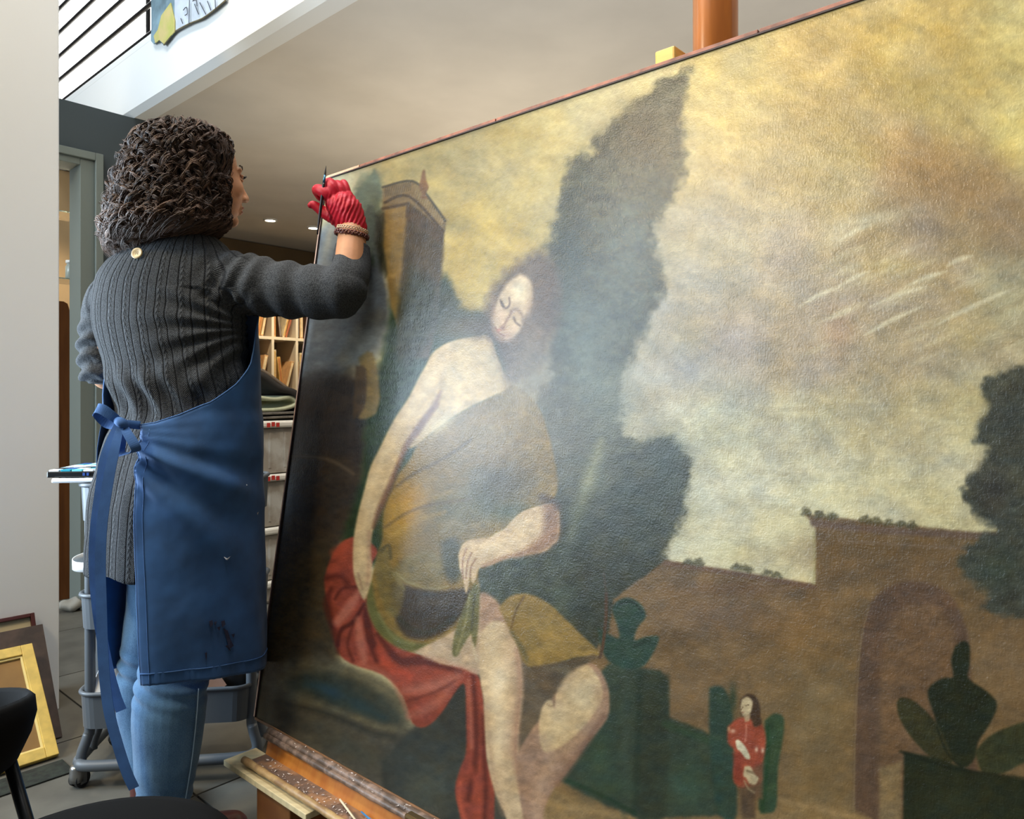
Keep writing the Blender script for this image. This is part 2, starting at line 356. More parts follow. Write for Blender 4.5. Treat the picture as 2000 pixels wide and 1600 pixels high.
# ---------------------------------------------------------------- the large painting
P0 = at(500, 1400, 1.85); TS_, TAU = 0.0, math.atan2(0.209, 1.38)
HGT = 1.396; LEN = 1.74
AX = -D1; AY = D2 * math.sin(TAU) + UP * math.cos(TAU); AN = np.cross(AX, AY)
if AN @ D2 > 0: AN = -AN                     # faces the hall
def canvas_pt(t, h, n=0.0): return P0 + AX * t + AY * h + AN * n
def build_canvas_colours(X, Y):
    """the picture, drawn layer by layer; X, Y are measured positions of each canvas point"""
    S = X.shape; C = np.zeros(S + (3,))
    def mix(sl, a, col): C[sl] = C[sl] * (1 - a[..., None]) + np.asarray(col, float) * a[..., None]
    def sub(x0, x1, y0, y1):
        m = (X >= x0) & (X <= x1) & (Y >= y0) & (Y <= y1)
        r = np.where(m.any(1))[0]; c = np.where(m.any(0))[0]
        if len(r) == 0 or len(c) == 0: return None
        return (slice(r[0], r[-1] + 1), slice(c[0], c[-1] + 1))
    def inside(x, y, P):
        ins = np.zeros(x.shape, bool); d2 = np.full(x.shape, 1e12); n = len(P)
        for i in range(n):
            ax, ay = P[i]; bx, by = P[(i + 1) % n]; ex, ey = bx - ax, by - ay
            wx, wy = x - ax, y - ay; t = np.clip((wx * ex + wy * ey) / (ex * ex + ey * ey + 1e-9), 0, 1)
            d2 = np.minimum(d2, (wx - t * ex) ** 2 + (wy - t * ey) ** 2)
            c = ((ay <= y) != (by <= y)) & (x < (bx - ax) * (y - ay) / (by - ay + (1e-12 if by == ay else 0)) + ax); ins ^= c
        return np.where(ins, 1, -1) * np.sqrt(d2)
    def poly(P, col, soft=2.0, alpha=1.0, nz=0.0, ns=14.0, smooth=True, seed=1, tx=0.16, ts=16.0):
        soft = soft * 1.35
        P = np.array(P, float)
        if smooth and len(P) > 4: P = catmull(np.vstack([P, P[:1]]), 3)[:-1]
        mgn = soft * 2 + nz + 2; sl = sub(P[:, 0].min() - mgn, P[:, 0].max() + mgn, P[:, 1].min() - mgn, P[:, 1].max() + mgn)
        if sl is None: return
        x, y = X[sl], Y[sl]
        if nz:
            x = x + nz * 2 * (fbm(x / ns, y / ns, 3, seed) - 0.5); y = y + nz * 2 * (fbm(x / ns + 9, y / ns + 5, 3, seed + 3) - 0.5)
        d = inside(x, y, P); a = np.clip(d / (2 * soft) + 0.5, 0, 1); a = a * a * (3 - 2 * a) * alpha
        tn = 1 + tx * 2 * (fbm(X[sl] / ts, Y[sl] / (ts * 0.6), 4, seed + 40) - 0.5); C[sl] = C[sl] * (1 - a[..., None]) + np.asarray(col, float) * tn[..., None] * a[..., None]
    def blob(cx, cy, rx, ry, col, alpha=0.5, ang=0.0, p=1.0):
        m = 2.6 * max(rx, ry); sl = sub(cx - m, cx + m, cy - m, cy + m)
        if sl is None: return
        ca, sa = math.cos(math.radians(ang)), math.sin(math.radians(ang)); dx, dy = X[sl] - cx, Y[sl] - cy
        u = (dx * ca + dy * sa) / rx; v = (-dx * sa + dy * ca) / ry; a = alpha * np.exp(-(u * u + v * v) ** p); mix(sl, a, col)
    def line(P, wd, col, soft=1.5, alpha=1.0):
        P = np.array([(p[0], p[1]) for p in P], float); W = np.full(len(P), wd) if np.isscalar(wd) else np.array(wd, float)
        if len(P) > 2: Q = catmull(np.hstack([P, W[:, None]]), 5); P, W = Q[:, :2], Q[:, 2]
        mg = W.max() + soft * 2 + 2; sl = sub(P[:, 0].min() - mg, P[:, 0].max() + mg, P[:, 1].min() - mg, P[:, 1].max() + mg)
        if sl is None: return
        x, y = X[sl], Y[sl]; best = np.full(x.shape, -1e9)
        for i in range(len(P) - 1):
            ex, ey = P[i + 1] - P[i]; wx, wy = x - P[i][0], y - P[i][1]; t = np.clip((wx * ex + wy * ey) / (ex * ex + ey * ey + 1e-9), 0, 1)
            best = np.maximum(best, W[i] + (W[i + 1] - W[i]) * t - np.hypot(wx - t * ex, wy - t * ey))
        a = np.clip(best / (2 * soft) + 0.5, 0, 1) * alpha; mix(sl, a, col)
    # sky
    pts = [(650, 360, (190, 186, 150)), (800, 330, (158, 140, 84)), (1000, 300, (160, 140, 84)), (950, 480, (168, 142, 70)), (1100, 230, (176, 158, 104)),
           (1250, 160, (188, 168, 112)), (1450, 130, (186, 160, 92)), (1600, 110, (196, 160, 84)), (1800, 60, (196, 164, 88)), (1980, 60, (196, 176, 108)),
           (1650, 220, (178, 148, 84)), (1850, 180, (178, 152, 84)), (1980, 260, (204, 182, 104)), (1500, 380, (176, 152, 100)), (1650, 330, (170, 146, 88)),
           (1800, 330, (168, 132, 80)), (1930, 330, (158, 126, 78)), (1980, 430, (150, 124, 84)), (1830, 420, (146, 122, 84)), (1400, 520, (160, 148, 118)),
           (1550, 480, (168, 148, 112)), (1700, 540, (166, 146, 110)), (1850, 560, (160, 138, 100)), (1980, 560, (158, 148, 110)), (1330, 700, (158, 148, 124)),
           (1450, 640, (158, 140, 112)), (1600, 650, (160, 138, 104)), (1750, 680, (158, 138, 100)), (1900, 680, (164, 146, 104)), (1400, 850, (172, 166, 132)),
           (1600, 850, (172, 160, 118)), (1750, 830, (170, 154, 108)), (1900, 800, (178, 162, 112)), (1450, 980, (192, 182, 142)), (1600, 1000, (200, 188, 140)),
           (1750, 960, (196, 184, 138)), (1880, 900, (200, 186, 136)), (1400, 1080, (196, 184, 138)), (1560, 1090, (206, 192, 142)), (1840, 1010, (204, 188, 132)), (2300, 300, (190, 168, 100)), (2300, 800, (150, 140, 100))]
    wsum = np.zeros(S); acc = np.zeros(S + (3,))
    wx = X + 60 * (fbm(X / 160, Y / 120, 3, 4) - 0.5); wy = Y + 60 * (fbm(X / 160 + 7, Y / 120, 3, 8) - 0.5)
    for px, py, c in pts:
        ww = 1.0 / (((wx - px) ** 2 + (wy - py) ** 2) / 8000.0 + 0.25) ** 2; wsum += ww; acc += ww[..., None] * np.array(c, float)
    C[:] = acc / wsum[..., None]
    mott = fbm((X + Y * 0.9) / 70, (Y - X * 0.45) / 34, 5, 11) - 0.5
    C *= (1 + 0.26 * mott)[..., None]; C += np.array([8., 2, -14]) * ((fbm(X / 90, Y / 60, 3, 17) - 0.5) * 2)[..., None]
    # clouds
    blob(1640, 470, 40, 26, (196, 180, 140), 0.6, -20); blob(1700, 430, 80, 14, (196, 182, 142), 0.7, -12); blob(1665, 478, 52, 9, (134, 110, 72), 0.6, -25)
    blob(1740, 520, 60, 18, (186, 160, 86), 0.5, 0); blob(1850, 360, 90, 50, (140, 104, 62), 0.55, 20); blob(1960, 430, 60, 60, (146, 118, 84), 0.5)
    blob(1640, 640, 30, 44, (160, 124, 88), 0.7, 10); blob(1590, 650, 22, 50, (176, 152, 112), 0.5, 10)
    for k in range(46):
        x0 = 1560 + 440 * random.random(); y0 = 480 + 260 * random.random(); l = 40 + 90 * random.random()
        line([(x0, y0), (x0 + l * .5, y0 - l * .17 - 3), (x0 + l, y0 - l * .42)], [1, 4 + 5 * random.random(), 1], random.choice([(206, 194, 150), (196, 182, 136), (136, 116, 76), (150, 128, 86)]), 4, 0.30)
    for (x0, y0, x1, y1) in [(1560, 600, 1640, 560), (1700, 600, 1810, 560), (1770, 560, 1850, 530), (1850, 520, 1900, 500), (1690, 655, 1800, 600), (1640, 470, 1700, 440), (1820, 640, 1990, 560), (1640, 560, 1700, 530)]:
        line([(x0, y0), ((x0 + x1) / 2, (y0 + y1) / 2 - 3), (x1, y1)], [1, 5, 1], (216, 204, 164), 3, 0.6)
    for k in range(60):
        x0 = 1330 + 560 * random.random(); y0 = 780 + 290 * random.random(); line([(x0, y0), (x0 + 40 + 70 * random.random(), y0 + 6 * random.random())], 2.5, random.choice([(214, 202, 156), (160, 146, 104)]), 3, 0.22)
    # left dark masses
    poly([(590, 470), (640, 440), (700, 430), (735, 480), (760, 560), (770, 650), (700, 720), (560, 760), (500, 760)], (110, 119, 126), 10, 0.9, 6)  # pale cool patch: part pigment, part painted reflection of the white wall
    blob(640, 480, 8, 40, (176, 168, 140), 0.7, 12); blob(628, 540, 14, 40, (128, 112, 92), .6, 10)
    poly([(480, 760), (600, 735), (700, 720), (735, 740), (720, 900), (700, 1000), (660, 1080), (640, 1300), (560, 1460), (440, 1420)], (44, 38, 34), 16, 1.0, 8)
    poly([(540, 890), (640, 885), (705, 925), (700, 1000), (650, 1080), (500, 1200)], (52, 42, 30), 8, 0.8, 4)
    line([(560, 890), (640, 897), (690, 925)], 3, (92, 78, 58), 3, 0.6)
    poly([(480, 1180), (640, 1050), (660, 1300), (560, 1480), (440, 1440)], (58, 48, 30), 16, 1, 4)
    poly([(655, 700), (720, 610), (765, 620), (762, 670), (735, 690), (720, 720), (690, 740)], (118, 108, 84), 8, .6, 3)
    # dark green behind the woman
    poly([(770, 560), (870, 540), (900, 600), (960, 620), (1000, 700), (900, 900), (780, 1080), (700, 1100), (670, 1050), (705, 940), (715, 800), (745, 700)], (32, 48, 22), 8, 1.0, 5)
    blob(900, 640, 60, 34, (84, 66, 32), 0.85); blob(870, 590, 30, 40, (58, 50, 22), .7)
    poly([(700, 700), (728, 690), (742, 760), (738, 800), (722, 815), (700, 815), (716, 770)], (116, 92, 42), 3, 0.9, 2); poly([(696, 715), (716, 722), (714, 790), (700, 812), (690, 810)], (66, 50, 30), 3, .9)
    # small tree and tower
    poly([(692, 380), (715, 338), (735, 334), (750, 362), (745, 420), (738, 470), (730, 520), (700, 500), (690, 440)], (84, 98, 80), 7, 0.95, 9, 16)
    poly([(735, 420), (760, 415), (775, 470), (760, 540), (742, 520), (732, 470)], (40, 40, 26), 6, 0.9, 4)
    poly([(753, 390), (800, 380), (792, 620), (778, 640), (764, 600), (750, 480)], (122, 94, 44), 3, 0.95, 1.5, smooth=False)
    poly([(798, 385), (868, 440), (866, 500), (856, 610), (840, 700), (780, 700), (776, 620), (790, 480)], (70, 54, 26), 4, 1.0, 2, smooth=False)
    poly([(800, 520), (850, 560), (850, 640), (800, 720), (770, 690), (780, 600)], (44, 46, 22), 14, .9)
    poly([(748, 365), (808, 353), (872, 428), (868, 452), (802, 398), (748, 412)], (112, 90, 54), 2.5, 1, 1, smooth=False)
    line([(748, 366), (806, 354), (838, 386), (870, 432)], 2.2, (64, 56, 36), 1.3); line([(752, 396), (800, 384), (866, 452)], 2.6, (66, 50, 28), 1.5); line([(748, 408), (798, 398)], 3, (58, 44, 26), 2, .8)
    for k in range(13): x = 754 + k * 4; line([(x, 366 - k), (x, 384 - k)], 0.9, (72, 60, 38), 0.9, .8)
    for k in range(16): x = 812 + k * 3.5; line([(x, 362 + k * 4.3), (x, 380 + k * 4.3)], 0.8, (150, 128, 76), 0.9, .6)
    poly([(795, 398), (868, 452), (866, 480), (792, 424)], (76, 56, 30), 2, .9, smooth=False)
    poly([(822, 352), (826, 334), (831, 334), (833, 352), (838, 366), (832, 380), (836, 388), (822, 388), (825, 380), (819, 366)], (112, 78, 46), 1.8)
    # central tall tree
    poly([(1352, 128), (1300, 152), (1240, 208), (1172, 262), (1158, 300), (1118, 314), (1095, 400), (1072, 470), (1060, 600), (1080, 700), (1040, 800), (1000, 860),
          (1010, 1000), (1090, 1110), (1130, 1200), (1240, 1170), (1300, 1090), (1335, 1000), (1345, 900), (1300, 848), (1235, 860), (1215, 800), (1222, 730), (1262, 640), (1296, 570), (1280, 480), (1300, 410), (1340, 330), (1335, 230)],
         (60, 60, 42), 10, 1.0, 16, 20, tx=0.45, ts=24)
    blob(1250, 270, 60, 60, (48, 38, 16), 0.8, 30); blob(1120, 480, 30, 120, (44, 50, 38), .75, 5); blob(1230, 500, 50, 120, (92, 104, 100), 0.6)
    blob(1150, 640, 60, 120, (92, 104, 96), 0.6); blob(1180, 780, 60, 90, (116, 120, 100), 0.7); blob(1090, 860, 80, 90, (104, 96, 76), 0.7)
    blob(1300, 900, 36, 50, (56, 64, 52), 0.9); blob(1250, 980, 80, 60, (52, 60, 46), 0.8); blob(1150, 940, 40, 90, (96, 98, 76), .5, 20)
    line([(1175, 860), (1150, 940), (1128, 1010), (1116, 1050)], [4, 12, 12, 4], (140, 136, 92), 10, .65)
    blob(1130, 1130, 36, 60, (34, 42, 28), .8); blob(1235, 1080, 50, 60, (60, 66, 52), .7); blob(1140, 1030, 30, 50, (48, 54, 38), .6); blob(1060, 560, 20, 60, (58, 50, 44), .6)
    blob(1168, 690, 14, 80, (70, 74, 60), .35)
    # wall to the right
    wallp = [(1200, 1170), (1300, 1094), (1592, 1142), (1592, 1030), (1572, 1004), (1900, 1040), (2800, 1060), (2800, 1700), (1000, 1700), (1060, 1500), (1150, 1290), (1190, 1230)]
    poly([(1060, 1080), (1300, 1094), (1300, 1300), (1100, 1300), (1000, 1250)], (52, 54, 38), 10, 1.0, 3)
    poly(wallp, (108, 82, 48), 3, 1.0, 2, smooth=False, tx=0.22, ts=46)
    for cx, cy, rx, ry, c, a in [(1560, 1240, 80, 60, (116, 80, 34), .6), (1660, 1080, 120, 40, (98, 72, 36), .7), (1400, 1200, 110, 40, (112, 86, 62), .6), (1350, 1350, 80, 60, (118, 92, 60), .6),
                                 (1600, 1400, 90, 120, (122, 98, 58), .7), (1600, 1560, 80, 60, (114, 92, 54), .6), (1750, 1120, 120, 30, (94, 72, 46), .5), (1960, 1280, 60, 90, (122, 94, 60), .7), (1800, 1300, 60, 150, (108, 80, 52), .6), (1440, 1150, 120, 14, (96, 66, 40), .5)]:
        blob(cx, cy, rx, ry, c, a)
    line([(1300, 1100), (1450, 1122), (1590, 1146)], 5, (98, 68, 48), 3, .7); line([(1590, 1022), (1700, 1034), (1900, 1046), (2100, 1056)], 7, (94, 72, 60), 4, .7); line([(1640, 1056), (1760, 1064), (1900, 1072)], 3, (116, 96, 78), 3, .5)
    line([(1590, 1040), (1592, 1080), (1590, 1140)], 3, (150, 138, 84), 2, .5)
    for cx, cy in [(1575, 1000), (1600, 1004), (1625, 1006), (1690, 1014), (1712, 1016), (1735, 1020), (1760, 1022), (1780, 1026), (1345, 1096), (1365, 1098), (1440, 1106), (1460, 1110), (1500, 1118), (1515, 1122)]:
        poly([(cx - 12, cy + 5), (cx - 4, cy - 6), (cx + 5, cy - 5), (cx + 13, cy + 5), (cx, cy + 8)], (74, 68, 40), 3, .8, 5, 7, seed=int(cx))
    # arch
    poly([(1668, 1700), (1670, 1420), (1680, 1260), (1700, 1180), (1745, 1142), (1800, 1136), (1855, 1160), (1885, 1220), (1895, 1300), (1900, 1700)], (88, 64, 46), 5, .9)
    poly([(1716, 1700), (1716, 1420), (1722, 1280), (1745, 1205), (1790, 1180), (1840, 1192), (1868, 1250), (1872, 1400), (1870, 1700)], (104, 76, 48), 8, .95)
    poly([(1718, 1500), (1760, 1488), (1760, 1700), (1718, 1700)], (132, 108, 66), 4, .7, smooth=False); line([(1668, 1600), (1671, 1420), (1681, 1262), (1698, 1184)], 1.2, (132, 108, 72), 1.5, .6)
    # right tree
    poly([(2050, 700), (1960, 728), (1918, 752), (1925, 800), (1900, 850), (1930, 880), (1895, 930), (1880, 960), (1905, 1010), (1940, 1030), (1900, 1060), (1870, 1090), (1880, 1120), (1930, 1160), (2000, 1210), (2800, 1300), (2800, 700)], (60, 62, 50), 8, .95, 13, 18, tx=0.35, ts=20)
    blob(1970, 820, 40, 60, (48, 50, 44), .6); blob(1940, 960, 34, 50, (52, 48, 44), .6); blob(1950, 1110, 50, 40, (54, 62, 46), .7)
    # ground strip
    poly([(1000, 1530), (1090, 1545), (1240, 1596), (1420, 1600), (1540, 1560), (1700, 1600), (1700, 1760), (900, 1760)], (128, 100, 58), 6, .9)
    line([(1060, 1570), (1200, 1590), (1300, 1600)], 5, (146, 114, 66), 4, .6); line([(1520, 1560), (1600, 1580), (1700, 1604)], 5, (148, 116, 70), 4, .6)
    # hedges and topiary
    G = (48, 58, 42)
    poly([(1084, 1520), (1130, 1440), (1175, 1310), (1190, 1296), (1290, 1310), (1306, 1330), (1308, 1400), (1380, 1430), (1410, 1450), (1412, 1592), (1250, 1600), (1180, 1570)], G, 4, 1, 2, smooth=False)
    poly([(1250, 1312), (1300, 1318), (1306, 1345), (1300, 1590), (1245, 1596)], (44, 50, 34), 6, .8); line([(1250, 1320), (1247, 1450), (1240, 1590)], 5, (32, 44, 30), 5, .6); line([(1225, 1330), (1222, 1450), (1220, 1590)], 6, (52, 66, 56), 6, .5)
    line([(1300, 1415), (1340, 1430), (1400, 1452)], 7, (42, 62, 40), 4, .8); blob(1350, 1530, 40, 50, (54, 76, 54), .7); blob(1170, 1470, 30, 50, (52, 74, 50), .6); blob(1190, 1540, 50, 24, (52, 72, 48), .6)
    line([(1095, 1518), (1180, 1556), (1240, 1588)], 4, (30, 52, 30), 3, .7)
    poly([(1386, 1344), (1404, 1340), (1420, 1352), (1432, 1400), (1440, 1590), (1410, 1596), (1396, 1560), (1386, 1440)], (40, 60, 46), 4, .95); blob(1432, 1365, 8, 26, (34, 56, 38), .8)
    poly([(1494, 1408), (1512, 1394), (1531, 1402), (1530, 1440), (1520, 1500), (1517, 1575), (1500, 1588), (1482, 1580), (1488, 1500), (1494, 1450)], (48, 68, 42), 3, 1)
    line([(1500, 1420), (1500, 1480), (1490, 1580)], 4, (28, 58, 28), 3, .6)
    poly([(1168, 1226), (1192, 1240), (1210, 1246), (1206, 1220), (1196, 1190), (1210, 1172), (1232, 1168), (1254, 1182), (1262, 1205), (1246, 1226), (1240, 1250), (1262, 1244), (1288, 1244), (1276, 1276), (1250, 1306), (1200, 1300), (1176, 1270)], (40, 60, 46), 3, 1)
    line([(1212, 1180), (1236, 1176), (1256, 1196)], 1.5, (26, 38, 28), 1.5); line([(1240, 1262), (1270, 1250)], 4, (34, 50, 36), 3)
    line([(1185, 1160), (1184, 1210), (1178, 1260), (1172, 1284)], 3.2, (74, 50, 28), 1.5); line([(1185, 1160), (1180, 1120)], 2, (74, 60, 44), 2, .7)
    DG = (34, 38, 20)
    poly([(1866, 1262), (1882, 1252), (1894, 1262), (1894, 1300), (1892, 1325), (1930, 1352), (1948, 1378), (1930, 1420), (1910, 1450), (1905, 1480), (1880, 1500), (1840, 1460), (1826, 1400), (1812, 1350), (1840, 1325), (1862, 1322), (1858, 1290)], DG, 3, 1)
    poly([(1752, 1372), (1762, 1362), (1790, 1372), (1826, 1408), (1850, 1450), (1860, 1490), (1820, 1480), (1780, 1440), (1756, 1400)], (50, 48, 24), 2.5, 1); line([(1770, 1382), (1800, 1410), (1840, 1460)], 8, (62, 58, 28), 6, .5)
    poly([(1905, 1468), (1930, 1440), (1970, 1420), (2020, 1412), (2040, 1480), (2000, 1490), (1960, 1510), (1920, 1510)], (50, 52, 28), 3, 1)
    poly([(1766, 1468), (1830, 1480), (1900, 1506), (2000, 1522), (2800, 1570), (2800, 1760), (1762, 1760)], DG, 3, 1, smooth=False); blob(1860, 1580, 60, 50, (52, 54, 30), .5); line([(1760, 1468), (1860, 1500), (2000, 1520)], 3, (24, 28, 14), 3, .7)
    blob(1960, 1560, 70, 30, (46, 48, 26), .5); line([(1830, 1420), (1850, 1470), (1880, 1500)], 2, (22, 26, 12), 2, .6)
    # man in red
    poly([(1422, 1420), (1440, 1404), (1462, 1402), (1486, 1412), (1496, 1440), (1494, 1470), (1488, 1500), (1486, 1530), (1450, 1540), (1432, 1520), (1436, 1470), (1422, 1450)], (146, 62, 38), 3, 1)
    poly([(1432, 1470), (1450, 1470), (1452, 1530), (1436, 1528)], (126, 48, 30), 4, .8); poly([(1470, 1500), (1492, 1490), (1490, 1560), (1462, 1560)], (104, 72, 46), 4, .8)
    poly([(1446, 1540), (1474, 1540), (1476, 1600), (1450, 1600)], (84, 62, 40), 4, .9); blob(1462, 1540, 14, 12, (92, 70, 46), .6)
    poly([(1448, 1366), (1458, 1356), (1474, 1358), (1484, 1376), (1486, 1400), (1488, 1414), (1474, 1420), (1466, 1404), (1450, 1398), (1446, 1380)], (66, 46, 28), 2.5, 1)
    poly([(1450, 1366), (1460, 1361), (1470, 1370), (1468, 1388), (1462, 1397), (1452, 1398), (1447, 1384)], (184, 160, 116), 1.8, 1); poly([(1453, 1398), (1466, 1396), (1464, 1408), (1456, 1410)], (168, 138, 98), 2, .9)
    line([(1452, 1380), (1449, 1386)], .8, (110, 80, 56), .8); line([(1457, 1378), (1463, 1377)], .9, (96, 70, 46), .8); line([(1450, 1391), (1454, 1391)], .8, (130, 70, 50), .8)
    line([(1458, 1416), (1458, 1432), (1456, 1448)], 1.6, (190, 112, 84), 1.4, .8); blob(1432, 1428, 5, 4, (206, 160, 130), .8); blob(1478, 1464, 3, 5, (216, 176, 140), .9); blob(1490, 1466, 3, 5, (216, 176, 140), .9); blob(1424, 1424, 3, 5, (196, 160, 110), .6)
    poly([(1437, 1447), (1443, 1445), (1456, 1458), (1466, 1480), (1458, 1482), (1447, 1468), (1440, 1462)], (186, 172, 136), 1.4, 1); poly([(1455, 1497), (1466, 1497), (1474, 1512), (1482, 1520), (1476, 1532), (1464, 1530), (1458, 1520), (1452, 1514)], (178, 158, 116), 2, .95); line([(1460, 1505), (1472, 1510)], 2, (96, 74, 48), 2, .8)
    line([(1454, 1525), (1462, 1540), (1474, 1548)], 1.5, (150, 128, 90), 1.5, .7)
    # lower left: rocks and basin
    poly([(440, 1400), (560, 1290), (660, 1290), (800, 1420), (900, 1370), (960, 1500), (1000, 1700), (400, 1700)], (70, 64, 48), 10, 1, 5)
    poly([(755, 1480), (800, 1430), (900, 1360), (915, 1450), (895, 1520), (900, 1600), (910, 1700), (760, 1700), (752, 1540)], (48, 50, 42), 9, .9, 5); blob(830, 1540, 50, 50, (78, 80, 62), .6); line([(752, 1490), (756, 1560), (765, 1620)], 6, (36, 38, 30), 6, .7)
    blob(700, 1470, 80, 20, (60, 60, 46), .7, 25); blob(560, 1400, 40, 20, (40, 36, 26), .8, 30)
    poly([(545, 1330), (560, 1300), (620, 1290), (700, 1305), (770, 1340), (802, 1385), (800, 1420), (770, 1434), (700, 1414), (620, 1386), (560, 1362)], (84, 77, 54), 9, .9)
    poly([(560, 1330), (585, 1314), (640, 1312), (710, 1334), (765, 1372), (785, 1405), (765, 1416), (700, 1396), (620, 1366), (575, 1348)], (46, 50, 40), 9, .9); line([(600, 1334), (650, 1352), (700, 1376), (752, 1404)], [6, 13, 13, 5], (36, 52, 50), 9, .9); blob(650, 1352, 34, 9, (40, 58, 66), .7, 22)
    line([(540, 1370), (640, 1394), (720, 1428), (770, 1440)], 5, (44, 42, 32), 6, .8)
    poly([(850, 1060), (940, 1085), (1000, 1090), (1090, 1060), (1130, 1120), (1110, 1230), (1000, 1270), (900, 1200)], (58, 62, 44), 8, 1.0, 4, tx=0.3)
    poly([(880, 1290), (960, 1290), (940, 1420), (900, 1440), (860, 1400)], (50, 48, 38), 4, 1)
    # red cloth
    R0, RD, RL = (134, 54, 34), (74, 26, 16), (166, 92, 68)
    poly([(688, 1049), (667, 1060), (649, 1086), (636, 1124), (636, 1157), (649, 1210), (660, 1270), (686, 1296), (750, 1319), (787, 1360), (806, 1412), (832, 1420), (862, 1394), (895, 1345), (909, 1340), (911, 1400), (911, 1469), (900, 1499), (889, 1544), (900, 1600), (905, 1680), (975, 1680), (966, 1600), (967, 1525), (952, 1487), (949, 1412), (941, 1337), (922, 1307), (862, 1292), (814, 1277), (780, 1262), (750, 1240), (727, 1202), (720, 1180), (724, 1110), (739, 1079), (724, 1060), (705, 1050)], R0, 2.5, 1)
    for P_, wd, c, sft, al in [([(648, 1150), (640, 1180), (655, 1240), (662, 1276)], [4, 8, 6, 3], RD, 4, .7), ([(640, 1130), (665, 1125), (680, 1140)], 5, RD, 5, .7), ([(655, 1170), (670, 1150), (700, 1146)], 3, RD, 3, .7),
                               ([(712, 1180), (690, 1215), (668, 1230), (660, 1260)], [3, 4, 4, 4], RD, 2.5, .9), ([(700, 1160), (680, 1190), (660, 1215)], [6, 10, 8], RL, 5, .75), ([(715, 1190), (722, 1240), (738, 1290)], [5, 9, 6], RD, 4, .8),
                               ([(700, 1210), (705, 1250), (712, 1290)], [5, 9, 6], RL, 5, .7), ([(690, 1220), (680, 1260), (690, 1290)], 3, RD, 3, .6), ([(740, 1240), (780, 1290), (830, 1290), (900, 1312)], [5, 8, 9, 4], RD, 4, .75),
                               ([(740, 1270), (760, 1300), (800, 1320)], [6, 10, 8], (168, 60, 34), 6, .8), ([(790, 1350), (850, 1340), (895, 1320)], [5, 12, 8], RL, 8, .7), ([(800, 1400), (850, 1375), (890, 1335)], [6, 10, 4], RL, 6, .5),
                               ([(795, 1370), (850, 1352), (890, 1330)], [2, 3, 2], RD, 3, .5), ([(925, 1320), (930, 1400), (930, 1480), (915, 1560)], [4, 6, 6, 6], RD, 4, .7), ([(916, 1330), (920, 1400), (922, 1460)], 4, RL, 4, .5),
                               ([(945, 1400), (946, 1470), (950, 1540), (946, 1600)], 5, RD, 4, .6), ([(900, 1530), (898, 1560), (908, 1600)], 4, (170, 70, 42), 4, .8), ([(920, 1500), (935, 1550), (935, 1620)], 6, (166, 66, 40), 6, .6), ([(700, 1296), (760, 1322), (800, 1400)], 3, RL, 5, .5), ([(655, 1080), (680, 1065)], 8, (172, 66, 38), 6, .6)]:
        line(P_, wd, c, sft, al)
    # dress
    poly([(815, 868), (845, 845), (878, 820), (920, 795), (968, 772), (1000, 752), (1050, 790), (1080, 880), (1090, 960), (1060, 985), (1010, 1010), (985, 1035), (960, 1050), (935, 1110), (937, 1160), (905, 1212), (880, 1245), (830, 1272), (790, 1268), (745, 1240), (722, 1195), (722, 1150), (738, 1085), (748, 1050), (750, 1000), (765, 960), (780, 925), (800, 900)], (120, 92, 34), 3, 1)
    blob(800, 985, 36, 52, (172, 122, 32), .9, 20); blob(780, 1030, 28, 42, (158, 116, 32), .8); line([(790, 930), (830, 890), (880, 850), (930, 820)], 9, (140, 106, 44), 9, .5); blob(860, 900, 50, 36, (112, 86, 34), .7, -35); blob(960, 880, 60, 60, (122, 98, 60), .7); blob(950, 970, 50, 44, (70, 70, 48), .85); blob(880, 1000, 44, 40, (84, 78, 42), .7); blob(1000, 1000, 50, 20, (60, 74, 56), .7)
    blob(990, 940, 60, 40, (72, 64, 48), .7); blob(840, 1070, 50, 36, (108, 86, 40), .7)
    line([(775, 950), (810, 925), (860, 900), (920, 860)], 3, (82, 60, 22), 3, .7); line([(752, 1030), (800, 1000), (850, 985), (920, 975)], 2.5, (86, 64, 24), 3, .7); line([(760, 1050), (810, 1020), (870, 1000)], 3, (166, 128, 50), 4, .6); line([(800, 985), (840, 975), (880, 960)], 3, (158, 124, 60), 4, .6)
    line([(865, 1040), (885, 1020), (905, 1030), (895, 1045)], 5, (124, 108, 66), 4, .6)
    poly([(862, 1062), (880, 1050), (900, 1062), (905, 1110), (890, 1140), (868, 1120)], (58, 54, 26), 8, .9)
    poly([(770, 1110), (800, 1085), (850, 1080), (868, 1120), (860, 1148), (820, 1146), (785, 1135)], (112, 96, 48), 5, .7); line([(775, 1120), (800, 1138), (840, 1150), (875, 1146)], 2.5, (140, 124, 72), 2.5, .7)
    poly([(760, 1120), (790, 1142), (850, 1156), (905, 1150), (925, 1160), (900, 1205), (860, 1240), (820, 1250), (790, 1240), (770, 1200)], (52, 38, 16), 5, .95); blob(850, 1175, 40, 14, (76, 54, 22), .6)
    line([(765, 1190), (800, 1225), (840, 1235), (890, 1205)], 4, (44, 42, 18), 4, .7)
    line([(722, 1140), (728, 1190), (750, 1232), (795, 1262), (840, 1262)], [6, 9, 10, 9, 5], (86, 84, 36), 4, .95); line([(740, 1200), (770, 1245), (810, 1258)], 3, (110, 108, 58), 3, .6)
    poly([(742, 1070), (760, 1075), (766, 1110), (790, 1150), (780, 1200), (760, 1200), (742, 1160), (734, 1110)], (102, 86, 40), 4, .8); line([(745, 1075), (760, 1066), (764, 1090)], 3, (70, 60, 28), 3, .8); line([(770, 1120), (790, 1150)], 3, (120, 106, 56), 3, .6)
    # thighs and legs
    SK, SS, SP = (184, 152, 108), (124, 90, 64), (168, 124, 96)
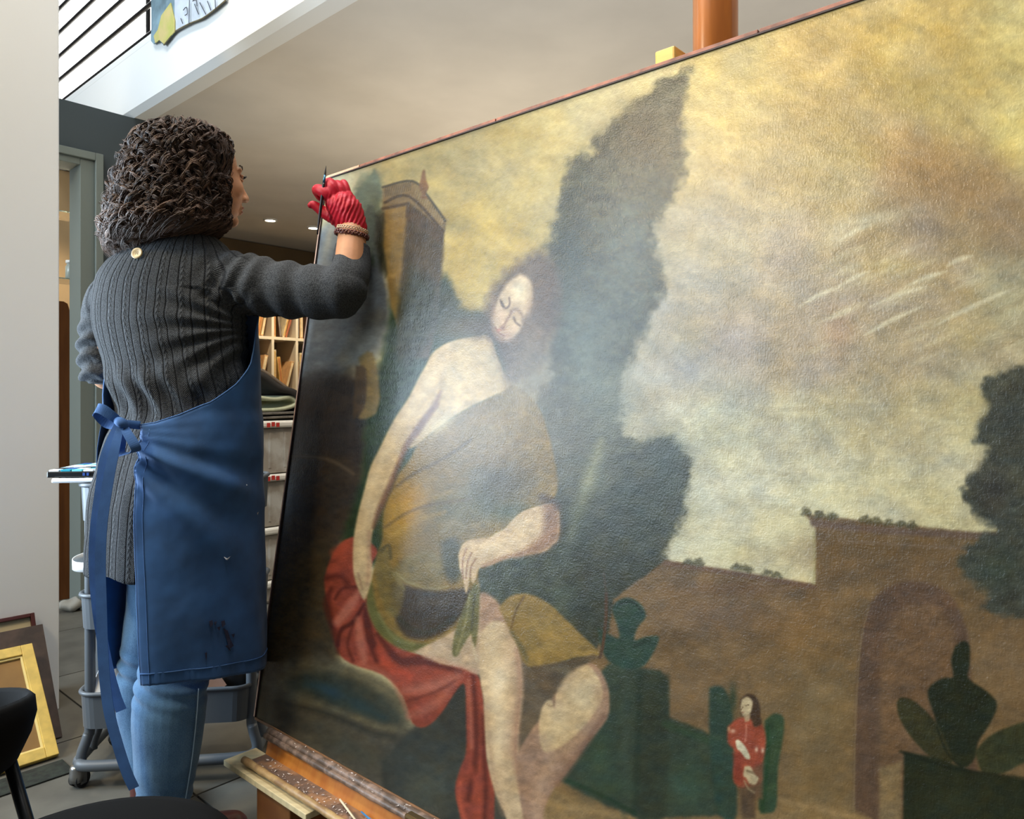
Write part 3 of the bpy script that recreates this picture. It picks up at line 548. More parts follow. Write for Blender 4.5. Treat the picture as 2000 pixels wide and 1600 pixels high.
    poly([(812, 1272), (850, 1252), (880, 1236), (925, 1200), (938, 1160), (960, 1166), (985, 1195), (1008, 1250), (1018, 1310), (1000, 1330), (940, 1320), (900, 1303), (860, 1296)], (172, 142, 106), 3, 1)
    line([(830, 1282), (880, 1296), (930, 1312)], 4, SP, 4, .6); poly([(936, 1160), (955, 1160), (985, 1190), (1000, 1230), (960, 1240), (940, 1230)], (150, 108, 78), 6, .7)
    poly([(1012, 1262), (1050, 1300), (1100, 1320), (1120, 1380), (1080, 1500), (1040, 1540), (1010, 1450), (1020, 1360)], (86, 70, 50), 6, .95)
    poly([(938, 1240), (960, 1215), (985, 1216), (1004, 1240), (1017, 1290), (1020, 1350), (1014, 1420), (1012, 1470), (1024, 1530), (1045, 1600), (1060, 1680), (1010, 1680), (990, 1600), (970, 1555), (955, 1500), (949, 1440), (946, 1370), (938, 1320)], SK, 2.5, 1)
    line([(962, 1235), (965, 1300), (975, 1400), (975, 1480)], [14, 18, 16, 10], (208, 178, 132), 12, .75); line([(950, 1380), (956, 1450), (966, 1520), (984, 1590)], 4, (150, 116, 84), 6, .5); line([(1000, 1230), (1012, 1290), (1010, 1350), (1000, 1420), (996, 1470)], 8, (168, 130, 98), 10, .45); blob(992, 1290, 10, 30, (206, 172, 134), .4); line([(1010, 1270), (1018, 1340), (1012, 1400), (1008, 1470), (1020, 1530), (1040, 1600)], [3, 4, 5, 7, 8, 9], (150, 108, 80), 6, .8); blob(975, 1330, 14, 30, (222, 198, 158), .6)
    poly([(1060, 1400), (1105, 1325), (1140, 1298), (1165, 1300), (1186, 1335), (1191, 1370), (1186, 1404), (1150, 1450), (1110, 1505), (1080, 1545), (1060, 1600), (1075, 1680), (1040, 1680), (1010, 1500), (1030, 1440)], (146, 110, 82), 3, 1)
    poly([(1086, 1368), (1092, 1335), (1120, 1308), (1148, 1298), (1172, 1330), (1176, 1366), (1150, 1410), (1110, 1450), (1070, 1470), (1056, 1450), (1055, 1400), (1066, 1372), (1078, 1368), (1084, 1384)], (180, 150, 104), 3, 1); blob(1140, 1360, 22, 34, (204, 182, 138), .6, 30); blob(1090, 1420, 26, 24, (190, 164, 118), .7)
    line([(1084, 1350), (1082, 1378), (1070, 1376)], 1.5, (120, 92, 60), 2, .7); line([(1080, 1480), (1055, 1540), (1050, 1620)], 12, (168, 132, 100), 8, .6); line([(1168, 1345), (1172, 1380), (1150, 1420), (1105, 1465)], 6, (160, 126, 92), 8, .6); line([(1060, 1440), (1080, 1470), (1110, 1460)], 6, (158, 124, 90), 8, .5); line([(1120, 1316), (1098, 1345), (1094, 1375)], 5, (170, 138, 100), 6, .5); line([(1180, 1400), (1140, 1460), (1090, 1530)], 6, (118, 84, 62), 5, .7)
    # yellow cloth over the far knee
    poly([(975, 1187), (997, 1165), (1031, 1160), (1069, 1176), (1106, 1210), (1136, 1240), (1160, 1262), (1170, 1280), (1130, 1284), (1087, 1296), (1042, 1304), (1022, 1290), (1012, 1262), (992, 1222)], (132, 102, 44), 3, 1)
    line([(1025, 1165), (1008, 1195), (1000, 1226)], 2, (92, 66, 30), 2, .8); line([(1000, 1235), (1020, 1265), (1030, 1290)], 4, (82, 74, 44), 4, .7); line([(1045, 1305), (1100, 1296), (1160, 1282)], 4, (92, 70, 42), 3, .8); blob(1070, 1230, 40, 20, (142, 110, 46), .5)
    poly([(1040, 1306), (1120, 1292), (1165, 1285), (1110, 1318), (1090, 1350), (1060, 1360)], (82, 66, 46), 5, .8)
    # hanging cloth
    poly([(926, 1140), (937, 1150), (936, 1210), (930, 1262), (924, 1256), (920, 1240), (905, 1262), (893, 1282), (884, 1276), (888, 1240), (905, 1190)], (98, 90, 44), 2.5, 1); line([(918, 1160), (910, 1215), (892, 1276)], 2, (140, 130, 80), 2, .6); line([(928, 1160), (922, 1230)], 2, (60, 54, 26), 2, .7); line([(924, 1258), (932, 1290)], 2.5, (190, 166, 124), 2, .6)
    # shoulders, back and left arm
    poly([(869, 673), (893, 664), (920, 659), (955, 655), (968, 684), (985, 728), (1000, 752), (968, 772), (920, 795), (878, 820), (845, 845), (812, 872), (800, 870), (830, 815), (850, 780), (835, 720), (845, 690)], (174, 144, 94), 2.5, 1)
    blob(905, 720, 40, 40, (184, 156, 104), .6); blob(965, 720, 20, 30, (160, 142, 104), .6); blob(860, 830, 30, 14, (206, 186, 138), .6, -35)
    poly([(700, 1150), (712, 1172), (722, 1150), (728, 1118), (724, 1070), (729, 1037), (740, 998), (761, 955), (776, 910), (797, 874), (830, 820), (857, 778), (870, 730), (890, 690), (885, 668), (860, 680), (842, 700), (821, 733), (800, 775), (770, 820), (746, 868), (725, 910), (713, 955), (701, 1000), (692, 1048), (690, 1094), (692, 1124)], (178, 148, 100), 2.5, 1)
    line([(855, 790), (830, 818), (800, 862), (780, 905), (764, 945), (742, 996), (730, 1030)], [3, 5, 6, 5, 6, 6, 3], (104, 66, 40), 4, .85); line([(862, 765), (845, 800), (812, 850)], [2, 5, 5], (110, 70, 44), 4, .8)
    line([(850, 720), (810, 790), (765, 860), (735, 930), (718, 990), (706, 1060), (704, 1110)], [12, 12, 10, 9, 8, 7, 6], (198, 168, 118), 8, .7); line([(722, 1040), (722, 1090), (718, 1140)], 4, (150, 110, 78), 4, .6); line([(700, 1120), (708, 1150)], 2, (140, 104, 74), 2, .6)
    # hair and face
    poly([(1036, 496), (1059, 491), (1078, 510), (1096, 560), (1092, 620), (1080, 670), (1060, 710), (1030, 740), (1000, 752), (985, 730), (974, 700), (955, 660), (938, 655), (945, 610), (957, 578), (972, 550), (995, 524), (1020, 505)], (84, 66, 52), 13, .92, 8, 12)
    blob(1040, 680, 30, 40, (108, 94, 78), .7); blob(1045, 740, 46, 60, (116, 106, 86), .75); blob(1010, 760, 30, 30, (128, 112, 84), .5); blob(930, 640, 20, 22, (74, 56, 30), .8)
    poly([(1016, 536), (1034, 546), (1041, 571), (1036, 600), (1026, 618), (1018, 642), (1002, 661), (987, 667), (972, 658), (963, 639), (962, 614), (969, 596), (980, 571), (995, 550)], (178, 152, 116), 4, 1)
    blob(1016, 572, 14, 22, (200, 184, 144), .75); blob(1034, 600, 7, 26, (140, 116, 92), .7, 8); blob(1008, 605, 12, 16, (150, 122, 96), .5); blob(966, 605, 5, 24, (150, 118, 92), .6, -8); blob(980, 618, 10, 18, (190, 152, 120), .6); blob(990, 655, 14, 10, (168, 126, 98), .7); blob(1004, 643, 9, 9, (188, 154, 120), .7); line([(963, 600), (962, 625), (968, 650), (984, 664)], 3, (104, 78, 60), 4, .6)
    line([(978, 586), (982, 598), (990, 602), (996, 594), (995, 582)], 1.8, (92, 70, 56), 1.6, .9); line([(980, 590), (984, 598)], 2.2, (70, 54, 44), 1.4, .9); blob(988, 589, 5, 6, (164, 146, 116), .7)
    line([(1004, 620), (1008, 630), (1016, 636)], 1.8, (88, 66, 52), 1.6, .9); line([(1000, 608), (1010, 605), (1020, 616), (1022, 628)], 3, (112, 90, 72), 3, .7); line([(1000, 609), (993, 622), (986, 634)], 2.5, (120, 88, 68), 2.5, .8)
    blob(982, 641, 6, 5, (112, 70, 56), .85); line([(968, 640), (974, 650), (984, 656)], 1.6, (116, 72, 56), 1.6, .8); blob(975, 645, 3.5, 3, (160, 92, 72), .8); line([(962, 640), (966, 655), (980, 667), (1000, 664)], 2, (120, 92, 72), 2.5, .6)
    # right arm and hand
    poly([(896, 1085), (902, 1068), (914, 1056), (935, 1052), (955, 1051), (972, 1042), (985, 1035), (1004, 1014), (1022, 999), (1047, 990), (1072, 984), (1091, 990), (1093, 1047), (1079, 1066), (1060, 1079), (1010, 1087), (985, 1093), (960, 1104), (938, 1110), (932, 1124), (926, 1140), (921, 1132), (921, 1112), (918, 1130), (912, 1160), (907, 1140), (904, 1125), (899, 1112)], (188, 156, 112), 2, 1)
    poly([(1062, 984), (1091, 990), (1093, 1047), (1079, 1066), (1055, 1080), (1010, 1087), (1030, 1070), (1060, 1040)], (132, 92, 64), 8, .85); line([(945, 1106), (985, 1090), (1020, 1082)], 4, (140, 98, 68), 4, .7); blob(965, 1070, 30, 12, (206, 178, 134), .7, -20); blob(1020, 1030, 20, 24, (202, 172, 124), .6, 30)
    for P_ in ([(912, 1072), (906, 1090), (904, 1110), (906, 1130)], [(922, 1080), (914, 1100), (911, 1130)], [(930, 1092), (921, 1108), (919, 1128)]): line(P_, 1.4, (128, 86, 60), 1.3, .8)
    line([(1060, 972), (1078, 978), (1090, 990)], 6, (66, 46, 34), 6, .7)
    # age: fine mottling over everything
    C *= (1 + 0.16 * (fbm(X / 12, Y / 9, 3, 31) - 0.5) + 0.10 * (fbm(X / 4, Y / 3, 2, 37) - 0.5) + 0.16 * (fbm(X / 60, Y / 50, 3, 41) - 0.5))[..., None]
    C += np.array([10., 0, -12]) * (fbm(X / 26, Y / 20, 3, 43) - 0.5)[..., None]
    lum = C @ np.array([0.3, 0.59, 0.11]); C = lum[..., None] + (C - lum[..., None]) * 0.86
    C *= 0.92
    return np.clip(C, 3, 250)

NU_v = []                                     # columns spaced so that each one has about the same visible size
t = 0.0
while t < 1.56:
    NU_v.append(t); q = canvas_pt(t, 0.7); e = 1e-3; q2 = canvas_pt(t + e, 0.7)
    dens = ((q2[0] / q2[1]) - (q[0] / q[1])) / e * FPX; t += 2.1 / dens
NU_v += list(np.linspace(1.563, LEN, 80)); U = np.array(NU_v); Vv = np.linspace(0, HGT, 800)
UU, VV = np.meshgrid(U, Vv)
Pg = P0[None, None] + UU[..., None] * AX + VV[..., None] * AY
Xp = 1000 + FPX * Pg[..., 0] / Pg[..., 1]; Yp = HOR - FPX * (Pg[..., 2] - CAMZ) / Pg[..., 1]
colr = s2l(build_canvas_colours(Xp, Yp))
# gentle real undulation of an old lined canvas
und = 0.0016 * (fbm(UU * 5, VV * 4, 3, 51) - 0.5) + 0.0005 * (fbm(UU * 40, VV * 30, 2, 57) - 0.5)
edge = np.clip(np.minimum(np.minimum(UU, LEN - UU), np.minimum(VV, HGT - VV)) / 0.05, 0, 1)
Pg = Pg + (und * edge + 0.001)[..., None] * AN
painting = empty('unframed_painting', canvas_pt(LEN / 2, 0, -0.02), 'large unframed old oil painting of a seated draped woman, on the easel', 'painting')
nr, nc = UU.shape; idx = np.arange(nr * nc).reshape(nr, nc)
quads = np.stack([idx[:-1, :-1], idx[:-1, 1:], idx[1:, 1:], idx[1:, :-1]], -1).reshape(-1, 4)
me = bpy.data.meshes.new('canvas'); me.vertices.add(nr * nc); me.vertices.foreach_set('co', (Pg.reshape(-1, 3) - np.array(painting.location)).ravel())
me.loops.add(quads.size); me.loops.foreach_set('vertex_index', quads.ravel().astype(np.int32)); me.polygons.add(len(quads))
me.polygons.foreach_set('loop_start', np.arange(0, quads.size, 4, dtype=np.int32)); me.polygons.foreach_set('loop_total', np.full(len(quads), 4, dtype=np.int32))
me.polygons.foreach_set('use_smooth', np.ones(len(quads), bool)); me.update(calc_edges=True)
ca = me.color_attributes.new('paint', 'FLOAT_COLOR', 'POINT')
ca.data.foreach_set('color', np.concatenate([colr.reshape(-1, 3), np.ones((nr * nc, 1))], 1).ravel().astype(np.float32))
uvl_ = me.uv_layers.new(name='canvas'); uvl_.data.foreach_set('uv', np.stack([UU.ravel(), VV.ravel()], 1)[quads.ravel()].ravel().astype(np.float32))
m = bpy.data.materials.new('varnished_oil_paint'); m.use_nodes = True; nt = m.node_tree; n = nt.nodes; L = nt.links; b = n['Principled BSDF']
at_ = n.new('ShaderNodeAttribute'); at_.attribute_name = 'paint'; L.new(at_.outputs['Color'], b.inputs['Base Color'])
tc = n.new('ShaderNodeTexCoord'); uvc = n.new('ShaderNodeUVMap'); uvc.uv_map = 'canvas'
def wn(sx_, sy_, det=3):
    mq = n.new('ShaderNodeMapping'); mq.inputs['Scale'].default_value = (sx_, sy_, 1); L.new(uvc.outputs[0], mq.inputs['Vector']); q = n.new('ShaderNodeTexNoise'); q.inputs['Scale'].default_value = 1; q.inputs['Detail'].default_value = det; L.new(mq.outputs[0], q.inputs['Vector']); return q.outputs['Fac']
mpw = n.new('ShaderNodeMapping'); mpw.inputs['Rotation'].default_value = (0, 0, A2); L.new(tc.outputs['Object'], mpw.inputs['Vector'])
n1 = n.new('ShaderNodeTexNoise'); n1.inputs['Scale'].default_value = 330; n1.inputs['Detail'].default_value = 5; n1.inputs['Roughness'].default_value = 0.6
n2 = n.new('ShaderNodeTexNoise'); n2.inputs['Scale'].default_value = 120; n2.inputs['Detail'].default_value = 4; n2.inputs['Distortion'].default_value = 1.5
L.new(tc.outputs['Object'], n1.inputs['Vector']); L.new(tc.outputs['Object'], n2.inputs['Vector'])
ad = n.new('ShaderNodeMath'); ad.operation = 'ADD'; L.new(n1.outputs['Fac'], ad.inputs[0]); L.new(n2.outputs['Fac'], ad.inputs[1])
bp = n.new('ShaderNodeBump'); bp.inputs['Strength'].default_value = 0.55; bp.inputs['Distance'].default_value = 0.0007
ad2 = n.new('ShaderNodeMath'); ad2.operation = 'ADD'; L.new(wn(420, 60), ad2.inputs[0]); L.new(wn(60, 420), ad2.inputs[1]); ad3 = n.new('ShaderNodeMath'); ad3.operation = 'MULTIPLY_ADD'; L.new(ad2.outputs[0], ad3.inputs[0]); ad3.inputs[1].default_value = 0.45; L.new(ad.outputs[0], ad3.inputs[2]); L.new(ad3.outputs[0], bp.inputs['Height']); L.new(bp.outputs['Normal'], b.inputs['Normal'])
b.inputs['Roughness'].default_value = 0.24; b.inputs['Specular IOR Level'].default_value = 0.33
me.materials.append(m); cv = bpy.data.objects.new('canvas', me); COL.objects.link(cv); cv.parent = painting
M_stretch = mat('stretcher_wood', (120, 84, 52), 0.7, var=0.15, vscale=20)
M_edge = mat('painting_edge_strip', (146, 92, 70), 0.6, var=0.2, vscale=30); M_edge2 = mat('pale_edge_strip', (214, 168, 136), 0.6, var=0.1, vscale=30); M_dark = mat('dark_edge_line', (46, 24, 20), 0.6)
def cbox(t0, t1, h0, h1, n0, n1, bev=0.0):
    return box_vf(canvas_pt((t0 + t1) / 2, (h0 + h1) / 2, (n0 + n1) / 2), AX * (t1 - t0) / 2, AY * (h1 - h0) / 2, AN * (n1 - n0) / 2, bev)
for a in ((0, LEN, 0, 0.06), (0, LEN, HGT - 0.06, HGT), (0, 0.06, 0.06, HGT - 0.06), (LEN - 0.06, LEN, 0.06, HGT - 0.06), (0.66, 0.72, 0.06, HGT - 0.06), (1.36, 1.42, 0.06, HGT - 0.06)):
    MB().add(*cbox(*a, -0.026, -0.002, 0.001)).build('stretcher_bar', M_stretch, painting)
for t0, t1, mm in ((0.0, 0.142, M_edge2), (0.146, 0.62, M_edge), (0.623, 1.2, M_edge), (1.203, LEN, M_edge)):
    MB().add(*cbox(t0, t1, HGT + 0.0005, HGT + 0.0075, -0.024, 0.004, 0.0008)).build('edge_strip', mm, painting)
MB().add(*cbox(0, LEN, HGT - 0.0025, HGT + 0.0004, -0.002, 0.0045, 0.0)).build('edge_line', M_dark, painting)
MB().add(*cbox(-0.006, -0.0002, 0, HGT + 0.006, -0.024, 0.004, 0.0008)).build('edge_strip', M_edge2, painting)
MB().add(*cbox(-0.0002, 0.002, 0, HGT, -0.002, 0.0045, 0.0)).build('edge_line', M_dark, painting)
MB().add(*cbox(0, LEN, -0.006, -0.0002, -0.024, 0.004, 0.0008)).build('edge_strip', M_stretch, painting)

# ---------------------------------------------------------------- easel
M_foot = mat('brown_orange_foot', (132, 84, 36), 0.5, col2=(112, 66, 26), vscale=12)
M_orange = mat('orange_varnished_beech', (200, 130, 54), 0.35, col2=(180, 104, 36), stretch=(6, 6, 1), vscale=6, coat=0.3)
M_mast = mat('dark_orange_mast', (172, 98, 28), 0.35, col2=(146, 80, 18), stretch=(8, 8, 1), vscale=5, coat=0.3)
M_yellow = mat('pale_yellow_wood', (226, 176, 84), 0.45, var=0.05, stretch=(2, 2, 12), vscale=6)
M_pine = mat('pale_pine_board', (214, 196, 152), 0.6, var=0.05, stretch=(3, 20, 3), vscale=5)
M_dirty = mat('paint_stained_wood', (150, 124, 106), 0.5, col2=(92, 74, 60), vscale=38, bump=0.6, bscale=120, bdist=0.002, vlo=0.4, vhi=0.6)
M_tray = mat('stained_tray_bed', (168, 124, 88), 0.45, col2=(112, 92, 80), vscale=22, bump=0.5, bscale=90, vlo=0.42, vhi=0.58)
M_rail2 = mat('worn_beige_rail', (190, 156, 104), 0.5, col2=(150, 116, 78), vscale=40, bump=0.3)
M_black = mat('black_metal', (22, 22, 22), 0.4)
easel = empty('studio_easel', canvas_pt(0.9, 0, -0.1) * np.array([1, 1, 0]), 'orange wooden studio easel carrying the large painting', 'easel')
# mast behind the canvas, seen above it
mc = at(1397, 60, 1.42)
V, F = loft_vf([(mc[0], mc[1], z) for z in (0.05, 0.8, 1.6, 2.3)], [0.040] * 4, [0.036] * 4, np.array([1., 0, 0]), np.array([0, 1., 0]), 24, 0, 3.2)
MB().add(V, F).build('mast', M_mast, easel, True)
cb = at(1318, 116, 1.40)
V, F = box_vf(cb + np.array([0, 0.01, -0.01]), AX * 0.021, AY * 0.03, D2 * 0.028, 0.004); V = [v + (AX * -0.006 if (np.array(v) - cb) @ UP > 0 else 0) for v in V]
MB().add(V, F).build('top_clamp', M_yellow, easel)
cb2 = at(1560, 48, 1.20)
MB().add(*box_vf(cb2 + np.array([0, 0.02, -0.004]), AX * 0.030, AY * 0.006, D2 * 0.02, 0.002)).build('clamp_tongue', M_yellow, easel)
# lower ledge: built in a frame running along the bottom edge of the painting
def L_(t, n, z): return canvas_pt(t, 0, 0) * np.array([1, 1, 0]) - D2 * n + UP * (P0[2] + z)   # n towards the viewer
def lbox(t0, t1, n0, n1, z0, z1, bev=0.003): return box_vf(L_((t0 + t1) / 2, (n0 + n1) / 2, (z0 + z1) / 2), AX * (t1 - t0) / 2, D2 * (n0 - n1) / 2, UP * (z1 - z0) / 2, bev)
T0 = 0.075
def rail(n, z, r, t0=T0, t1=1.3, k=70, amp=0.0015, fl=1.0):
    P = [L_(t0 + (t1 - t0) * i / k, n, z) for i in range(k + 1)]; R = [r * (1 + 0.08 * math.sin(i * 1.7) + 0.05 * math.sin(i * 0.6)) for i in range(k + 1)]
    return tube_vf(P, R, 14, 0, True, fl)
MB().add(*lbox(T0, 1.3, -0.06, 0.004, -0.045, -0.007)).build('ledge_beam', M_orange, easel)
mb = MB(); mb.add(*rail(0.008, -0.010, 0.0085)); mb.add(*rail(0.017, -0.018, 0.007)); mb.build('ledge_lip', M_dirty, easel, True)
A = [L_(T0 + 0.002, 0.008, -0.014), L_(T0 + 0.012, 0.024, -0.056), L_(1.3, 0.024, -0.056), L_(1.3, 0.008, -0.014)]
V = A + [a + D2 * 0.02 - UP * 0.004 for a in A]
MB().add(V, [(0, 1, 2, 3), (7, 6, 5, 4), (0, 4, 5, 1), (1, 5, 6, 2), (2, 6, 7, 3), (3, 7, 4, 0)]).build('slanted_board', M_orange, easel)
MB().add(*lbox(T0 + 0.012, 1.3, 0.020, 0.072, -0.066, -0.056, 0.002)).build('tray_bed', M_tray, easel)
MB().add(*rail(0.073, -0.056, 0.008, T0 + 0.0)).build('front_rail', M_rail2, easel, True)
MB().add(*lbox(T0 + 0.06, T0 + 0.2, -0.10, 0.075, -P0[2] + 0.03, -0.087, 0.004)).build('foot', M_foot, easel)
MB().add(*lbox(T0 + 0.045, 1.2, -0.09, -0.04, -P0[2] + 0.03, -P0[2] + 0.10, 0.004)).build('base_beam', M_foot, easel)
mb = MB(); q = L_(T0 + 0.10, 0.05, -P0[2] + 0.024)
mb.add(*tube_vf([q - AX * 0.011, q + AX * 0.011], 0.022, 20)); mb.build('castor', M_black, easel, True)
mb = MB(); q = L_(T0 + 0.12, -0.06, -P0[2] + 0.024); mb.add(*tube_vf([q - AX * 0.011, q + AX * 0.011], 0.022, 20)); mb.build('castor', M_black, easel, True)
mb = MB(); q = L_(1.15, 0.0, -P0[2] + 0.024); mb.add(*tube_vf([q - AX * 0.011, q + AX * 0.011], 0.022, 20)); mb.build('castor', M_black, easel, True)
# hardware at the right end of the lip
MB().add(*lbox(0.60, 0.66, 0.006, 0.030, -0.030, -0.004, 0.005)).build('lip_bracket', mat('brass_bracket', (120, 96, 60), 0.35, metal=0.8), easel)
# paint flakes and shavings on the tray
fl = MB()
for i in range(420):
    t = T0 + 0.04 + rng.random() * 0.75; nn = 0.028 + rng.random() * 0.042; z = -0.0555
    if rng.random() < 0.35: nn = 0.006 + 0.012 * rng.random(); z = 0.0015 - nn * 0.6
    c = L_(t, nn, z + 0.001); s = 0.0015 + 0.003 * rng.random(); a = rng.random() * 6.28; d = AX * math.cos(a) + D2 * math.sin(a); e = np.cross(d, UP)
    fl.add([c - d * s, c + e * s * .4 + UP * .001, c + d * s + UP * .002 * rng.random(), c - e * s * .4], [(0, 1, 2, 3)])
fl.build('paint_flakes', mat('paint_flakes', (214, 200, 190), 0.4), label='pale paint flakes and shavings strewn in the easel tray', cat='debris', kind='stuff')
# pale board lying on the foot under the tray
bz = -0.071
pb = empty('pine_board', L_(0.1, 0.1, bz - 0.016), 'pale pine board jutting out under the easel tray', 'board')
MB().add(*lbox(0.011, 0.36, 0.006, 0.090, bz - 0.014, bz, 0.0015)).build('board', M_pine, pb)
# swab stick and brush lying in the tray
def stick(pts, r, m, name, par, n=8): return MB().add(*tube_vf(pts, r, n)).build(name, m, par, True)
p1, p2 = L_(0.40, 0.034, -0.048), L_(0.50, 0.064, -0.045)
e = empty('swab_stick', p1, 'thin pale wooden swab stick lying in the easel tray', 'stick')
stick([p1, p2], 0.0022, mat('birch_stick', (226, 210, 176), 0.6), 'stick', e)
p1, p2 = L_(0.47, 0.032, -0.048), L_(0.60, 0.052, -0.048)
e = empty('blue_paint_brush', p1, 'blue handled brush lying in the tray at the frame bottom', 'brush')
stick([p1, p1 * .35 + p2 * .65, p2], [0.0015, 0.003, 0.0025], mat('blue_lacquer', (60, 130, 180), 0.3), 'handle', e)

# ---------------------------------------------------------------- utility trolley
M_cart = mat('grey_blue_powder_coat', (86, 92, 97), 0.45, bump=0.05, bscale=300)
M_chrome = mat('castor_metal', (150, 150, 148), 0.3, metal=0.8)
M_rub = mat('black_rubber', (26, 26, 27), 0.6)
M_wplastic = mat('white_plastic', (236, 236, 232), 0.4)
ca_ = math.radians(7); CL = np.array([math.cos(ca_), math.sin(ca_), 0]); CW = np.array([-math.sin(ca_), math.cos(ca_), 0])
CO = at(146, 1500, 1.99) * np.array([1, 1, 0])            # front left corner of the trolley on the floor
CLEN, CWID = 0.452, 0.29
def cp(l, wd, z): return CO + CL * l + CW * wd + UP * z
cart = empty('utility_trolley', cp(CLEN / 2, CWID / 2, 0), 'grey blue three tier metal utility trolley on castors behind the woman', 'trolley')
def rrect(z, ins=0.0, r=0.045, k=6):
    P = []
    for cx, cy, a0 in ((CLEN - r - ins, CWID - r - ins, 0), (r + ins, CWID - r - ins, 90), (r + ins, r + ins, 180), (CLEN - r - ins, r + ins, 270)):
        for i in range(k + 1):
            a = math.radians(a0 + 90 * i / k); P.append(cp(cx + r * math.cos(a), cy + r * math.sin(a), z))
    return P
def basket(z0, z1):
    b = MB(); rings = [rrect(z1), rrect(z0, 0.004), rrect(z0, 0.006), rrect(z0 + 0.003, 0.007), rrect(z1, 0.003)]; n = len(rings[0]); V = sum(rings[:], [])
    F = [(i * n + j, i * n + (j + 1) % n, (i + 1) * n + (j + 1) % n, (i + 1) * n + j) for i in range(4) for j in range(n)]
    F.append(tuple(n + j for j in range(n))); F.append(tuple(3 * n + j for j in range(n))); b.add(V, F)
    o = b.build('basket', M_cart, cart)
    R = rrect(z1); R = R + [R[0], R[1]]; MB().add(*tube_vf(R, 0.006, 8, 0, False)).build('rim', M_cart, o, True)
TIERS = [(0.158, 0.252), (0.425, 0.515), (0.715, 0.812)]
for z0, z1 in TIERS: basket(z0, z1)
for l in (0.0, 1.0):
    for wd in (0.035, 0.105):
        lx = 0.024 if l == 0 else CLEN - 0.004
        bend = -1 if l == 0 else 1
        P = [cp(lx, wd, 0.84), cp(lx, wd, 0.45), cp(lx, wd, 0.17), cp(lx + bend * 0.004, wd - 0.004, 0.13), cp(lx + bend * 0.016, wd - 0.01, 0.09), cp(lx + bend * 0.018, wd - 0.012, 0.066)]
        MB().add(*tube_vf(P, 0.0135 if l == 0 else 0.014, 14, 4)).build('post', M_cart if l == 0 else M_cart, cart, True)
BT = [cp(-0.004, CWID, 0.066), cp(-0.004, 0.06, 0.066), cp(0.004, 0.02, 0.064), cp(0.035, 0.0, 0.062), cp(0.2, -0.002, 0.062), cp(CLEN - 0.03, 0.0, 0.062), cp(CLEN + 0.008, 0.025, 0.064), cp(CLEN + 0.012, 0.08, 0.066), cp(CLEN + 0.012, CWID, 0.066)]
MB().add(*tube_vf(BT, 0.0145, 14, 5)).build('base_tube', M_cart, cart, True)
for l, wd, yaw in ((0.0, 0.012, 70), (0.0, CWID - 0.03, 20), (CLEN - 0.01, CWID - 0.06, 100), (CLEN + 0.004, 0.02, 60)):
    c = cp(l, wd, 0); yv = np.array([math.cos(math.radians(yaw)), math.sin(math.radians(yaw)), 0]); xv = np.cross(yv, UP)
    cs = MB(); cs.add(*lathe_vf(c + UP * 0.038, [(0.001, 0.024), (0.014, 0.022), (0.017, 0.014), (0.018, 0.0), (0.018, -0.02), (0.001, -0.02)], 16)); co = cs.build('castor', M_chrome, cart, True)
    wh = c + yv * 0.008 + UP * 0.0225
    for s in (-1, 1):
        MB().add(*tube_vf([wh + xv * s * 0.005, wh + xv * s * 0.014], 0.0222, 20)).build('wheel', M_rub, co)
        MB().add(*box_vf(wh + xv * s * 0.016 + UP * 0.008, xv * 0.001, yv * 0.009, UP * 0.02, 0.0)).build('fork', M_chrome, co)
# things on the trolley
ptop = 0.84
e = empty('white_tray', cp(0.06, 0.09, 0.812), 'white plastic tray lying across the top of the trolley', 'tray')
def tray(l0, l1, w0, w1, z0, z1, lip=0.006):
    m_ = MB(); m_.add(*box_vf(cp((l0 + l1) / 2, (w0 + w1) / 2, (z0 + z1) / 2), CL * (l1 - l0) / 2, CW * (w1 - w0) / 2, UP * (z1 - z0) / 2, 0.004)); return m_
tray(-0.065, 0.40, 0.01, 0.27, 0.8185, 0.8275).build('tray_base', M_wplastic, e)
for wd in (0.01, 0.27): MB().add(*tube_vf([cp(-0.06, wd, 0.8275), cp(0.40, wd, 0.8275)], 0.004, 8)).build('lip', M_wplastic, e, True)
e = empty('watercolour_box', cp(0.0, 0.1, 0.832), 'open black watercolour box with white and teal pans on the white tray', 'paint box')
MB().add(*box_vf(cp(0.08, 0.13, 0.8405), CL * 0.16, CW * 0.11, UP * 0.0085, 0.003)).build('case', mat('black_lacquer', (16, 18, 20), 0.3, var=0.0, bump=0.0), e)
pc = [mat('pan_' + nm, c, 0.3) for nm, c in (('white', (232, 238, 240)), ('teal', (40, 150, 170)), ('blue', (30, 70, 160)), ('black', (24, 26, 30)), ('grey', (150, 170, 180)), ('turquoise', (110, 200, 205)))]
for i in range(11):
    for j in range(7):
        MB().add(*box_vf(cp(-0.062 + i * 0.029, 0.035 + j * 0.031, 0.8505), CL * 0.0125, CW * 0.0135, UP * 0.0028, 0.001)).build('pan', pc[[0, 0, 4, 1, 0, 3, 5, 0, 2, 0, 4][(i * 3 + j * 5) % 11]], e)
for x_ in (0.02, 0.03): MB().add(*box_vf(cp(x_ - 0.005, 0.0185, 0.841), CL * 0.003, CW * 0.0008, UP * 0.004)).build('clasp', mat('clasp_blue', (60, 90, 160), 0.3, metal=0.3), e)
